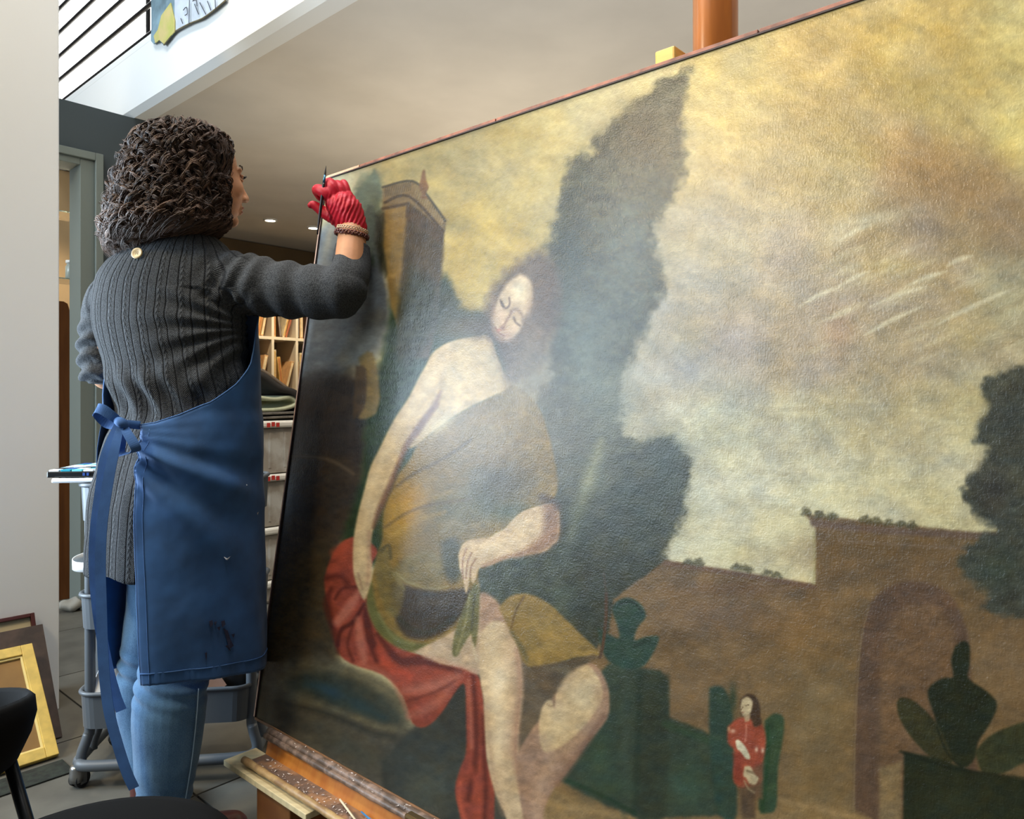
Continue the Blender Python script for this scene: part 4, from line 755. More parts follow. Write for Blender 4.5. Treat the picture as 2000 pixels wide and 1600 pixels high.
# band in the middle basket
e = empty('white_strap_roll', cp(0.04, 0.10, 0.52), 'loose loop of broad white plastic strip standing out of the middle trolley basket', 'strip')
c = cp(0.045, 0.07, 0.60); P = [c + CL * 0.078 * math.cos(a) + CW * 0.05 * math.sin(a) + UP * (0.012 * math.sin(a * 1 + 0.6)) for a in np.linspace(0, 6.28, 28)]
MB().add(*ribbon_vf(P, UP, 0.026, 0.0012, 2)).build('strip', M_wplastic, e, True)
e = empty('grey_bucket', cp(0.08, 0.12, 0.43), 'pale translucent plastic bucket in the middle trolley basket', 'bucket')
MB().add(*lathe_vf(cp(0.075, 0.10, 0.43), [(0.001, 0.0), (0.05, 0.0), (0.062, 0.165), (0.060, 0.165), (0.049, 0.004), (0.001, 0.004)], 28)).build('pail', mat('cloudy_plastic', (140, 148, 152), 0.3), e, True)
# white jug in the bottom basket
e = empty('white_jug', cp(0.06, 0.08, 0.16), 'white plastic funnel jug with rounded spout in the bottom trolley basket', 'jug')
cj = cp(0.055, 0.06, 0)
V, F = loft_vf([cj + UP * 0.163, cj + UP * 0.23, cj + UP * 0.27 + CL * 0.004, cj + UP * 0.31 + CL * 0.004, cj + UP * 0.335 + CL * 0.003, cj + UP * 0.347 + CL * 0.002], [0.052, 0.050, 0.034, 0.019, 0.017, 0.006], [0.04, 0.036, 0.026, 0.015, 0.012, 0.004], CL, CW, 24, 4)
MB().add(V, F).build('body', M_wplastic, e, True)
MB().add(*tube_vf([cj + CL * 0.02 + UP * 0.33, cj + CL * 0.05 + UP * 0.315, cj + CL * 0.062 + UP * 0.27, cj + CL * 0.056 + UP * 0.22], 0.006, 10, 5)).build('handle', M_wplastic, e, True)
e = empty('white_paper_wad', cp(0.2, 0.1, 0.165), 'crumpled white tissue in the bottom trolley basket behind the knee', 'tissue')
V, F = ell_vf(cp(0.17, 0.07, 0.245), CL * 0.05, CW * 0.05, UP * 0.08, 18, 12); V = [np.array(v) * (1 + 0.0) + 0.012 * np.array([math.sin(v[2] * 150 + v[0] * 90), math.cos(v[0] * 130), math.sin(v[1] * 140)]) for v in V]
MB().add(V, F).build('tissue', M_wplastic, e)
e = empty('green_lidded_tub', cp(0.38, 0.15, 0.165), 'round tub with pale green lid in the dark end of the bottom basket', 'tub')
ct = cp(0.375, 0.15, 0); MB().add(*lathe_vf(ct + UP * 0.163, [(0.001, 0), (0.045, 0), (0.05, 0.11), (0.001, 0.11)], 28)).build('tub', M_black, e, True)
MB().add(*lathe_vf(ct + UP * 0.274, [(0.001, -0.001), (0.054, -0.001), (0.055, 0.006), (0.05, 0.009), (0.001, 0.009)], 28)).build('lid', mat('sage_lid', (120, 128, 92), 0.5), e, True)
e = empty('pink_card', cp(0.33, 0.1, 0.19), 'pinkish card corner standing in the bottom trolley basket', 'card')
MB().add(*box_vf(cp(0.325, 0.09, 0.235), (CL * 0.8 + UP * 0.5) * 0.035, (UP * 0.8 - CL * 0.5) * 0.03, CW * 0.001)).build('card', mat('pink_card', (206, 168, 150), 0.7), e)

# ---------------------------------------------------------------- framed pictures leaning on the white wall
M_gilt = mat('yellow_gilt', (216, 184, 92), 0.45, var=0.06, vscale=30); M_giltl = mat('pale_gilt_slip', (236, 214, 140), 0.4)
M_board_ = mat('brown_backing_board', (134, 102, 58), 0.8, var=0.10, vscale=7); M_dred = mat('dark_red_frame', (70, 26, 20), 0.4); M_dbrown = mat('dark_brown_panel', (66, 52, 44), 0.6, var=0.2, vscale=20)
wallx = EA                                     # wall face along D1
def lean(name, label, b1, off0, off1, h, wid, frame_w, th, mf, mp, slip=False, cat='picture'):
    """picture leaning to the wall: right lower corner at b = b1, foot off0 from the wall, top off1 from it"""
    foot = room(wallx - off0, b1, 0); top = room(wallx - off1, b1, 0)
    up = (top - foot); hz = math.sqrt(max(h * h - (up @ up), 1e-6)); uv = (up + UP * hz) / h; side = -D2; nrm = np.cross(side, uv)
    if nrm @ D1 > 0: nrm = -nrm
    e = empty(name, foot + side * wid / 2, label, cat)
    def pb_(s0, s1, u0, u1, n0, n1, bev=0.002): return box_vf(foot + side * (s0 + s1) / 2 + uv * (u0 + u1) / 2 + nrm * (n0 + n1) / 2, side * (s1 - s0) / 2, uv * (u1 - u0) / 2, nrm * (n1 - n0) / 2, bev)
    w_ = frame_w
    if w_ > 0:
        for q in ((0, w_, 0, h), (wid - w_, wid, 0, h), (w_, wid - w_, 0, w_), (w_, wid - w_, h - w_, h)): MB().add(*pb_(*q, 0, th)).build('frame_side', mf, e)
        if slip:
            s = 0.006
            for q in ((w_, w_ + s, w_, h - w_), (wid - w_ - s, wid - w_, w_, h - w_), (w_ + s, wid - w_ - s, w_, w_ + s), (w_ + s, wid - w_ - s, h - w_ - s, h - w_)): MB().add(*pb_(*q, 0.002, th * 0.7, 0.001)).build('slip', M_giltl, e)
    MB().add(*pb_(w_, wid - w_, w_, h - w_, 0.001, th * 0.35, 0.0)).build('panel', mp, e)
    return e
lean('dark_red_frame', 'dark red framed canvas standing behind the gilt frame', 0.775, 0.15, 0.006, 0.37, 0.6, 0.012, 0.018, M_dred, mat('pale_canvas', (176, 160, 124), 0.8))
lean('dark_board', 'dark brown wooden panel leaning behind the gilt frame', 0.789, 0.232, 0.045, 0.36, 0.5, 0.0, 0.028, M_dbrown, M_dbrown)
lean('gilt_frame', 'yellow gilt frame with plain brown board leaning on the white wall', 0.739, 0.363, 0.114, 0.365, 0.6, 0.032, 0.020, M_gilt, M_board_, True)
e = empty('floor_mat', room(wallx - 0.48, 0.45, 0), 'small dark rubber mat lying before the gilt frame', 'mat')
MB().add(*rbox(wallx - 0.50, wallx - 0.40, 0.1, 0.74, 0.001, 0.005, 0.002)).build('mat', mat('dark_mat', (26, 32, 26), 0.8, var=0.4, vscale=60, bump=0.4), e)

# ---------------------------------------------------------------- black chairs in the foreground
M_blk = mat('black_upholstery', (11, 11, 11), 0.9, bump=0.15, bscale=500, bdist=0.0005, spec=0.15); M_shell = mat('black_shell', (26, 27, 30), 0.45); M_leg = mat('black_tube', (18, 20, 20), 0.35)
ch = empty('shell_chair', at(-252, 1560, 1.2) * np.array([1, 1, 0]), 'black shell chair with rolled rim at the left edge of the frame', 'chair')
# shell: profile sweep, outline taken round its right side
cc = at(-258, 1480, 1.22); cc[2] = 0
rings = []; nseg = 40
for k, (z, sx, sy, oy) in enumerate([(0.44, 0.10, 0.12, 0), (0.445, 0.18, 0.18, 0), (0.47, 0.215, 0.20, 0), (0.51, 0.232, 0.21, 0), (0.55, 0.240, 0.22, 0), (0.575, 0.236, 0.222, 0), (0.585, 0.226, 0.217, 0),
                                       (0.575, 0.218, 0.21, 0), (0.545, 0.215, 0.205, 0), (0.50, 0.20, 0.19, 0), (0.47, 0.17, 0.16, 0), (0.46, 0.08, 0.08, 0)]):
    r = []
    for j in range(nseg):
        a = 2 * math.pi * j / nseg; drop = 0.5 * (1 - math.cos(a + 0.9)); zz = 0.40 + (z - 0.44) * (1.12 - 0.62 * drop)
        r.append(cc + np.array([sx * math.cos(a), sy * math.sin(a), zz]))
    rings.append(r)
V = sum(rings, []); F = [(i * nseg + j, i * nseg + (j + 1) % nseg, (i + 1) * nseg + (j + 1) % nseg, (i + 1) * nseg + j) for i in range(len(rings) - 1) for j in range(nseg)]
F.append(tuple(range(nseg - 1, -1, -1))); F.append(tuple((len(rings) - 1) * nseg + j for j in range(nseg)))
MB().add(V, F).build('seat_shell', M_blk, ch, True)
for sx, sy, s2 in ((0.19, 0.06, 1.35), (-0.10, 0.08, 1.6), (0.12, -0.10, 1.6), (-0.12, -0.10, 1.6)):
    top = cc + np.array([sx, sy, 0.43]); bot = cc + np.array([sx * (1.75 if sx > 0 else 1.5), sy * 0.6 if sy > 0 else sy * 1.3, 0.003])
    MB().add(*tube_vf([top, bot], 0.0105, 12)).build('leg', M_leg, ch, True)
st = empty('upholstered_stool', at(165, 1600, 1.0) * np.array([1, 1, 0]), 'black round padded seat at the lower left corner', 'stool')
sc_ = at(165, 1560, 0.92); sc_[2] = 0
V, F = lathe_vf(sc_, [(0.001, 0.415), (0.15, 0.415), (0.178, 0.425), (0.186, 0.445), (0.178, 0.462), (0.150, 0.472), (0.10, 0.478), (0.05, 0.480), (0.001, 0.480)], 48); MB().add(V, F).build('cushion', M_blk, st, True)
MB().add(*lathe_vf(sc_, [(0.001, 0.40), (0.13, 0.40), (0.13, 0.416), (0.001, 0.416)], 32)).build('seat_pan', M_leg, st, True)
for k in range(4):
    a = math.pi / 4 + k * math.pi / 2; d = np.array([math.cos(a), math.sin(a), 0])
    MB().add(*tube_vf([sc_ + d * 0.11 + UP * 0.405, sc_ + d * 0.17 + UP * 0.003], 0.010, 12)).build('leg', M_leg, st, True)

# ---------------------------------------------------------------- behind: storage boxes, cloth, shelves
M_box = mat('cloudy_storage_plastic', (190, 186, 176), 0.35, col2=(160, 150, 136), vscale=9, vlo=0.45, vhi=0.6); M_lid = mat('white_lid', (226, 220, 206), 0.4); M_redtag = mat('red_print', (190, 50, 40), 0.6)
M_cont = mat('pinkish_contents', (170, 120, 100), 0.8)
bc = at(520, 1000, 4.05); bc[2] = 0
blab = ['cloudy plastic storage box with white lid, topmost of the stack by the painting edge', 'cloudy plastic storage box with white lid and red print, middle of its stack', 'cloudy plastic storage box with white lid, lower part of its stack', 'cloudy plastic storage box at the very bottom of the stack']
zt = [0.926, 0.655, 0.385, 0.115]
for i, z1 in enumerate(zt):
    z0 = max(z1 - 0.268, 0.0); e = empty('storage_box', bc + UP * z0, blab[i], 'storage box', 'stacked storage boxes')
    def bb(hx, hy, za, zb, bev, m, nm): return MB().add(*box_vf(bc + UP * (za + zb) / 2, D2 * hx, D1 * hy, UP * (zb - za) / 2, bev)).build(nm, m, e)
    bb(0.195, 0.26, z0 + 0.001, z1 - 0.035, 0.015, M_box, 'tub'); bb(0.213, 0.28, z1 - 0.034, z1, 0.010, M_lid, 'lid')
    for s in (-1, 0, 1):
        pass
    f = bc - D1 * 0.283; f2 = bc - D1 * 0.2825 + UP * (z1 - 0.017)
    if i in (0, 1, 2):
        for k in range(3): MB().add(*box_vf(f2 + D2 * (-0.15 + 0.026 * k + 0.11 * (i == 2)) + UP * 0.002 * ((k % 2) * 2 - 1), D2 * 0.009, UP * 0.011, D1 * 0.001)).build('print_mark', M_redtag, e)
    for k in range(4): MB().add(*box_vf(bc - D1 * 0.261 + UP * (z0 + (0.12 if z1 > 0.2 else 0.045)) + D2 * (-0.13 + 0.085 * k), D2 * 0.006, UP * 0.09 if z1 > 0.2 else UP * 0.02, D1 * 0.003, 0.001)).build('rib', M_box, e)
def cloth(name, label, pts, wdir, width, th, m):
    e = empty(name, np.array(pts[0]), label, 'cloth'); MB().add(*ribbon_vf(pts, wdir, width, th, 6)).build('fabric', m, e, True); return e
M_c1 = mat('grey_blanket', (92, 86, 78), 0.95, var=0.15, vscale=60, bump=0.4); M_c2 = mat('pale_green_cloth', (186, 188, 156), 0.9, var=0.05, bump=0.3); M_c3 = mat('dark_cloth', (44, 40, 36), 0.95, bump=0.4)
b0 = bc + UP * 0.932
def cpt(b, z): return b0 + D2 * b + UP * z
cloth('grey_cloth', 'dark grey folded blanket lying on the topmost storage box', [cpt(-0.18, 0.008), cpt(0, 0.012), cpt(0.18, 0.012), cpt(0.195, 0.025), cpt(0.15, 0.035), cpt(-0.17, 0.03)], D1, 0.42, 0.006, M_c1)
cloth('pale_green_cloth', 'pale green cloth rolled on the grey blanket', [cpt(-0.19, 0.05), cpt(-0.05, 0.05), cpt(0.04, 0.065), cpt(0.07, 0.09), cpt(0.03, 0.115), cpt(-0.06, 0.105), cpt(-0.18, 0.12)], D1, 0.38, 0.009, M_c2)
cloth('dark_cloth', 'dark cloth heap draped over the pale green roll', [cpt(-0.20, 0.235), cpt(-0.13, 0.225), cpt(-0.04, 0.165), cpt(0.05, 0.14), cpt(0.12, 0.085), cpt(0.2, 0.055)], D1, 0.40, 0.016, M_c3)
cloth('brown_strap_cloth', 'brown grey blanket edge slanting over the dark cloth heap', [cpt(-0.20, 0.27), cpt(-0.12, 0.25), cpt(0.0, 0.175), cpt(0.10, 0.115), cpt(0.195, 0.045), cpt(0.21, -0.03)], D1, 0.36, 0.009, mat('brown_grey_blanket', (110, 96, 80), 0.95, bump=0.4))
# shelving on the far wall
SA = 6.10; M_sh = mat('cream_shelf', (214, 202, 178), 0.6)
def colb(px, a=SA):                           # b coordinate on the shelf front seen at photo column px
    r = (px - 1000) / FPX; q = a * D1; return (r * q[1] - q[0]) / (D2[0] - r * D2[1])
b533 = colb(533); b580 = colb(580); bay = b580 - b533
shelf = empty('shelf_unit', room(SA, b533, 0), 'cream open shelving full of frames and books against the back wall', 'shelf')
ZS = [0.02, 0.56, 1.06, 1.58, 2.02]
for z in ZS: MB().add(*rbox(SA, SA + 0.33, b533 - 3 * bay, b533 + 6 * bay, z - 0.014, z + 0.014, 0.002)).build('board', M_sh, shelf)
for k in range(-3, 7): MB().add(*rbox(SA - 0.001, SA + 0.33, b533 + k * bay - 0.013, b533 + k * bay + 0.013, 0.0, 2.034, 0.002)).build('upright', M_sh, shelf)
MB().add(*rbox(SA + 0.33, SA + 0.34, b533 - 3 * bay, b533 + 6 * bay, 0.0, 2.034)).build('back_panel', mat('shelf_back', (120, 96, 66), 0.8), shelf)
names = [('tan', (186, 146, 100)), ('dark brown', (74, 50, 34)), ('orange brown', (170, 110, 60)), ('cream', (206, 188, 150)), ('grey', (120, 112, 100)), ('reddish', (140, 76, 54)), ('golden', (190, 150, 80))]
mats = [mat('frame_' + n_.replace(' ', '_'), c, 0.6, var=0.08) for n_, c in names]
rowname = ['bottom row', 'second row', 'third row', 'top row']; seen = {}
ordn = ['first', 'second', 'third', 'fourth', 'fifth', 'sixth']; kk = 0
for row in (2, 3):
    for bayk in (-1, 0, 1):
        z0 = ZS[row] + 0.0145; bb0 = b533 + bayk * bay + 0.016; x = bb0; j = 0
        while x < bb0 + bay - 0.06 and j < 5:
            th = 0.018 + 0.02 * rng.random(); hh = (0.30 + 0.12 * rng.random()) if row == 2 else 0.22 + 0.12 * rng.random(); dd = 0.15 + 0.1 * rng.random(); tilt = (0.0 if j < 2 else 0.10 + 0.12 * rng.random()) if bayk != 0 else [0.0, -0.12, 0.26, 0.30, 0.3][j]
            ci = int(rng.integers(0, len(names)))
            if x + th + hh * abs(math.sin(tilt)) > bb0 + bay - 0.03: break
            u_ = (UP * math.cos(tilt) + D2 * math.sin(tilt)); s_ = np.cross(D1, u_); s_ = s_ / np.linalg.norm(s_); s_ = s_ if s_ @ D2 > 0 else -s_
            base = room(SA + 0.02 + dd / 2, x + th / 2 + (hh * abs(math.sin(tilt)) if tilt < 0 else 0), z0 + th / 2 * abs(math.sin(tilt)))
            lab = '%s %s, %s in the %s bay of back shelves, %s' % (names[ci][0], 'frame' if row == 2 else 'book', ordn[j] + ' from left', {-1: 'leftmost visible', 0: 'middle', 1: 'rightmost visible'}[bayk], 'lower row' if row == 2 else 'upper row')
            o = empty('stored_frame' if row == 2 else 'tall_book', base, lab, 'frame' if row == 2 else 'book', 'frames on the back shelves' if row == 2 else 'books on the back shelves')
            MB().add(*box_vf(base + u_ * hh / 2, s_ * th / 2 * 0.95, D1 * dd / 2, u_ * hh / 2, 0.002)).build('cover' if row == 3 else 'frame_body', mats[ci], o)
            MB().add(*box_vf(base + u_ * hh / 2 - D1 * (dd / 2), s_ * th * 0.28, D1 * 0.002, u_ * hh * 0.46, 0.0)).build('pages' if row == 3 else 'edge_slip', mats[(ci + 3) % 7], o)
            x += th + 0.006 + (0.03 if bayk == 0 and j == 1 else 0); j += 1
# ---------------------------------------------------------------- seen through the doorway at the left
M_glass = mat('shelf_glass', (190, 205, 195), 0.08, trans=0.7); M_jar = mat('jar_glass', (212, 222, 216), 0.08, trans=0.6); M_jlid = mat('jar_lid', (24, 24, 24), 0.4)
def dp(px, py, a):                             # point of the plane D1 = a at a photo position
    r = (px - 1000) / FPX; q = a * D1; b = (r * q[1] - q[0]) / (D2[0] - r * D2[1]); y = (q + b * D2)[1]; return at(px, py, y)
ga = 4.35; gs = empty('glass_shelves', dp(150, 545, ga) * np.array([1, 1, 0]), 'glass shelves on a grey upright inside the doorway at the left', 'shelf')
pL, pR = dp(100, 545, ga), dp(166, 545, ga); bL, bR = pL @ D2, pR @ D2
for py in (416, 545, 684, 800):
    z = dp(150, py, ga)[2]; m_ = M_glass if py != 684 else mat('brown_shelf_edge', (110, 84, 56), 0.5)
    MB().add(*rbox(ga, ga + 0.22, bL - 0.1, bR, z - 0.006, z, 0.001)).build('shelf_board', m_, gs)
MB().add(*rbox(ga - 0.01, ga + 0.23, bR, bR + 0.02, 0.0, 2.3, 0.002)).build('upright', M_frame, gs)
MB().add(*rbox(ga + 0.10, ga + 0.12, dp(152, 545, ga) @ D2, (dp(152, 545, ga) @ D2) + 0.008, 0.0, 2.3, 0.001)).build('glass_edge', mat('pale_glass_edge', (200, 196, 160), 0.2), gs)
z5 = dp(150, 545, ga)[2]
for nm, px, r_, h_, lab, lid in (('glass_jar', 140, 0.030, 0.085, 'tall clear glass jar on the glass shelf in the doorway', False), ('lidded_jar', 160, 0.028, 0.035, 'small jar with black lid band on the glass shelf', True)):
    c = dp(px, 545, ga + 0.05); c[2] = z5; e = empty(nm, c, lab, 'jar')
    MB().add(*lathe_vf(c, [(0.001, 0.001), (r_, 0.001), (r_, h_ * .8), (r_ * .8, h_ * .9), (r_ * .8, h_), (r_ * .7, h_), (r_ * .7, h_ * .9), (r_ * .92, h_ * .78), (r_ * .92, 0.006), (0.001, 0.006)], 24)).build('glass', M_jar, e, True)
    MB().add(*lathe_vf(c + UP * h_, [(0.001, 0.002), (r_ * .95, 0.002), (r_ * .95, 0.016), (0.001, 0.016)], 24)).build('lid', M_jlid if lid else M_wplastic, e, True)
zb_ = dp(150, 684, ga)[2]
for nm, px, py, r_, h_, lab, c_ in (('pale_pot', 145, 800, 0.03, 0.07, 'pale pot on the low glass shelf in the doorway', (190, 180, 150)), ('white_tin', 156, 800, 0.02, 0.10, 'white tin on the low glass shelf in the doorway', (210, 206, 190))):
    c = dp(px, py, ga + 0.08); c[2] = dp(150, 800, ga)[2]; e = empty(nm, c, lab, 'pot'); MB().add(*lathe_vf(c, [(0.001, 0.001), (r_, 0.001), (r_ * 1.05, h_), (r_ * .9, h_), (r_ * .85, 0.01), (0.001, 0.01)], 20)).build('pot', mat(nm + '_glaze', c_, 0.4), e, True)
a_ = 4.30; pa, pb2, pc_, pd = dp(100, 1140, a_), dp(147, 1140, a_), dp(137, 590, a_), dp(112, 590, a_)
e = empty('wooden_plank', pa * np.array([1, 1, 0]), 'tall brown wooden plank with rounded top standing in the doorway', 'plank')
s0 = pa @ D2; s1 = pb2 @ D2; zt_ = pc_[2]; s2 = pc_ @ D2
F_ = []; ring = [(s0, 0.001), (s1, 0.001), (s2 + 0.002, zt_ - 0.06), (s2 - 0.012, zt_ - 0.01), (s2 - 0.03, zt_), (s0 + 0.02, zt_), (s0, zt_ - 0.05)]; n_ = len(ring)
V = [room(a_, b, z) for b, z in ring] + [room(a_ + 0.03, b, z) for b, z in ring]
MB().add(V, [tuple(range(n_)), tuple(range(2 * n_ - 1, n_ - 1, -1))] + [(i, n_ + i, n_ + (i + 1) % n_, (i + 1) % n_) for i in range(n_)]).build('plank', mat('reddish_brown_plank', (112, 68, 30), 0.5, col2=(92, 52, 20), stretch=(5, 5, 0.6), vscale=6), e)
c = dp(140, 1165, 4.05); c[2] = 0.0
e = empty('grey_cloth_bundle', c, 'pale grey crumpled rag lying on the floor in the doorway', 'rag')
V, F = ell_vf(c + UP * 0.03, D2 * 0.06, D1 * 0.05, UP * 0.03, 20, 12); V = [np.array(v) + 0.006 * np.array([math.sin(v[1] * 90), math.sin(v[0] * 110), math.sin(v[0] * 70 + v[1] * 60)]) for v in V]
MB().add(V, F).build('rag', mat('pale_rag', (150, 148, 140), 0.9, bump=0.4), e, True)

# ---------------------------------------------------------------- the woman
M_skin = mat('warm_skin', (198, 142, 104), 0.5, var=0.05, vscale=30, bump=0.08, bscale=600, bdist=0.0006, spec=0.4)
woman = empty('person', at(330, 1620, 1.76) * np.array([1, 1, 0]), 'person with curly dark hair in grey jumper and blue apron, raising a brush', 'person')
TD = 1.80; HF = math.radians(78)
BF = np.array([math.cos(HF), math.sin(HF), 0]); BL = np.array([BF[1], -BF[0], 0])      # forward, her right
def zc_(py, d=TD): return CAMZ + (HOR - py) / FPX * d
def ctr(px, py, d=TD): return at(px, py, d)
HD = 1.80; HA = math.radians(47); hf = np.array([math.cos(HA), math.sin(HA), 0]); hr = np.array([hf[1], -hf[0], 0])
hc = at(398, 345, HD)                                     # middle of the skull
hf2 = hf
def hp(f, r, u): return hc + hf * f + hr * r + UP * u
# --- bare body: one skin from head to ankles (mostly under the clothes)
sk = MB()
sk.add(*ell_vf(hp(-0.014, 0, 0.028), hf * 0.092, hr * 0.074, UP * 0.088, 32, 22))
sk.add(*ell_vf(hp(0.035, 0, -0.02), hf * 0.058, hr * 0.060, UP * 0.085, 28, 18))
sk.add(*ell_vf(hp(0.034, 0, -0.068), hf * 0.050, hr * 0.047, UP * 0.044, 28, 18))       # jaw
sk.add(*ell_vf(hp(0.070, 0, -0.096), hf * 0.017, hr * 0.020, UP * 0.016, 16, 12))       # chin
for s in (-1, 1):
    sk.add(*ell_vf(hp(0.054, s * 0.036, -0.024), hf * 0.028, hr * 0.024, UP * 0.030, 16, 12))   # cheeks
    sk.add(*ell_vf(hp(0.068, s * 0.030, 0.022), hf * 0.012, hr * 0.022, UP * 0.008, 16, 10))    # brows
    sk.add(*ell_vf(hp(-0.006, s * 0.068, -0.008), hf * 0.016, hr * 0.006, UP * 0.030, 12, 10))   # ears
sk.add(*capsule_vf([hp(0.082, 0, 0.012), hp(0.092, 0, -0.010), hp(0.106, 0, -0.034)], [0.007, 0.009, 0.0105], 12, 4))   # nose
for s in (-1, 1): sk.add(*ell_vf(hp(0.096, s * 0.011, -0.038), hf * 0.011, hr * 0.007, UP * 0.007, 12, 8))
sk.add(*ell_vf(hp(0.083, 0, -0.054), hf * 0.011, hr * 0.020, UP * 0.012, 14, 10))
sk.add(*ell_vf(hp(0.088, 0, -0.062), hf * 0.010, hr * 0.021, UP * 0.0055, 14, 10)); sk.add(*ell_vf(hp(0.086, 0, -0.074), hf * 0.010, hr * 0.018, UP * 0.006, 14, 10))
nb = at(372, 470, TD)
sk.add(*tube_vf([hp(-0.012, 0, -0.06), hp(-0.03, 0, -0.11), nb, nb - UP * 0.10], [0.056, 0.054, 0.062, 0.075], 24, 5))
def TL(rows): return [ctr(px, py) for px, py, a, b in rows], [a for _, _, a, _ in rows], [b for _, _, _, b in rows]
torso = [(362, 452, 0.062, 0.060), (358, 470, 0.085, 0.068), (348, 496, 0.135, 0.080), (338, 528, 0.172, 0.095), (333, 580, 0.188, 0.108), (338, 660, 0.184, 0.116), (350, 730, 0.170, 0.112), (360, 800, 0.160, 0.112), (362, 870, 0.172, 0.125), (358, 950, 0.19, 0.14), (352, 1010, 0.185, 0.135)]
sk.add(*loft_vf(*[np.array(x) if i == 0 else np.array(x) * 0.93 for i, x in enumerate(TL(torso))], BL, BF, 40, 4))
SHR, ELR, WRR = at(452, 548, 1.78), at(680, 566, 1.74), at(688, 455, 1.79)
SHL, ELL, WRL = at(222, 606, 1.86), at(208, 735, 1.88), at(300, 745, 2.06)
sk.add(*capsule_vf([SHR, (SHR + ELR) / 2, ELR], [0.052, 0.044, 0.038], 18)); sk.add(*capsule_vf([ELR, (ELR + WRR) / 2, WRR], [0.037, 0.037, 0.033], 18))
sk.add(*capsule_vf([SHL, ELL], [0.044, 0.034], 16)); sk.add(*capsule_vf([ELL, at(250, 745, 1.98), WRL], [0.034, 0.032, 0.026], 16))
lh = WRL + (WRL - ELL) / np.linalg.norm(WRL - ELL) * 0.05                                # left hand, hidden before the body
sk.add(*ell_vf(lh, BL * 0.018, (BF) * 0.045, UP * 0.040, 14, 10))
for k in range(4):
    q = lh + BF * 0.03 + UP * (0.028 - 0.018 * k); sk.add(*capsule_vf([q, q + BF * 0.035 + BL * 0.006, q + BF * 0.05 + BL * 0.03], [0.009, 0.0085, 0.0075], 10, 3))
sk.add(*capsule_vf([lh + UP * 0.03, lh + UP * 0.05 + BF * 0.02 + BL * 0.02, lh + UP * 0.045 + BF * 0.05 + BL * 0.03], [0.011, 0.010, 0.008], 10, 3))
HIPR, KNR, ANR = at(395, 990, 1.78), at(340, 1330, 1.70), at(318, 1592, 1.68)
HIPL, KNL, ANL = at(326, 990, 1.86), at(282, 1300, 1.84), at(293, 1570, 1.80)
for h_, k_, a_n in ((HIPR, KNR, ANR), (HIPL, KNL, ANL)):
    sk.add(*capsule_vf([h_, h_ * .5 + k_ * .5, k_, a_n], [0.070, 0.056, 0.045, 0.034], 18, 6))
body_me = union(sk, 0.0035, 5, 0.5)
body = obj_from_mesh('body', body_me, M_skin, woman)
# facial details
for s in (1, -1):
    ec = hp(0.0665, s * 0.031, 0.004)
    ey = MB().add(*ell_vf(ec, hf * 0.0125, hr * 0.0125, UP * 0.0125, 20, 14)).build('eyeball', mat('eye_white', (230, 224, 214), 0.2), body, True)
    MB().add(*ell_vf(ec + hf * 0.0095, hf * 0.004, hr * 0.0055, UP * 0.0055, 16, 10)).build('iris', mat('dark_iris', (44, 28, 20), 0.15), ey, True)
    lid = [ec + hf * (0.0125 * math.cos(a) + 0.002) + hr * 0.0150 * math.sin(a) * 1.0 + UP * 0.0045 for a in np.linspace(-1.3, 1.3, 9)]
    MB().add(*tube_vf(lid, 0.0032, 8)).build('eyelid', M_skin, body, True)
    MB().add(*tube_vf([p + UP * -0.0098 for p in lid], 0.0026, 8)).build('eyelid', M_skin, body, True)
    lash = MB()
    for a in np.linspace(-1.2, 1.2, 22):
        b_ = ec + hf * (0.0135 * math.cos(a) + 0.003) + hr * 0.016 * math.sin(a) + UP * 0.003; lash.add(*tube_vf([b_, b_ + hf * 0.005 + hr * 0.002 * math.sin(a), b_ + hf * 0.008 + hr * 0.004 * math.sin(a) + UP * 0.003], [0.0005, 0.0004, 0.0001], 4))
    lash.build('eyelashes', mat('lash_black', (16, 10, 8), 0.5), body)
    bw = MB()
    for k in range(50):
        u = k / 49; b_ = hp(0.0865 - 0.022 * u * u, s * (0.014 + 0.036 * u), 0.024 + 0.008 * math.sin(u * 2.4) + 0.003 * (rng.random() - .5)); bw.add(*tube_vf([b_, b_ + hr * s * 0.006 - hf * 0.002 * u + UP * 0.002 * (1 - u)], [0.0007, 0.0002], 4))
    bw.build('eyebrow', mat('brow_brown', (58, 40, 28), 0.6), body)
lipm = mat('lip_rose', (158, 88, 76), 0.4)
MB().add(*ell_vf(hp(0.0905, 0, -0.0615), hf * 0.0085, hr * 0.019, UP * 0.0042, 16, 10)).build('lips', lipm, body, True)
MB().add(*ell_vf(hp(0.0885, 0, -0.0715), hf * 0.0088, hr * 0.0165, UP * 0.0050, 16, 10)).build('lips', lipm, body, True)

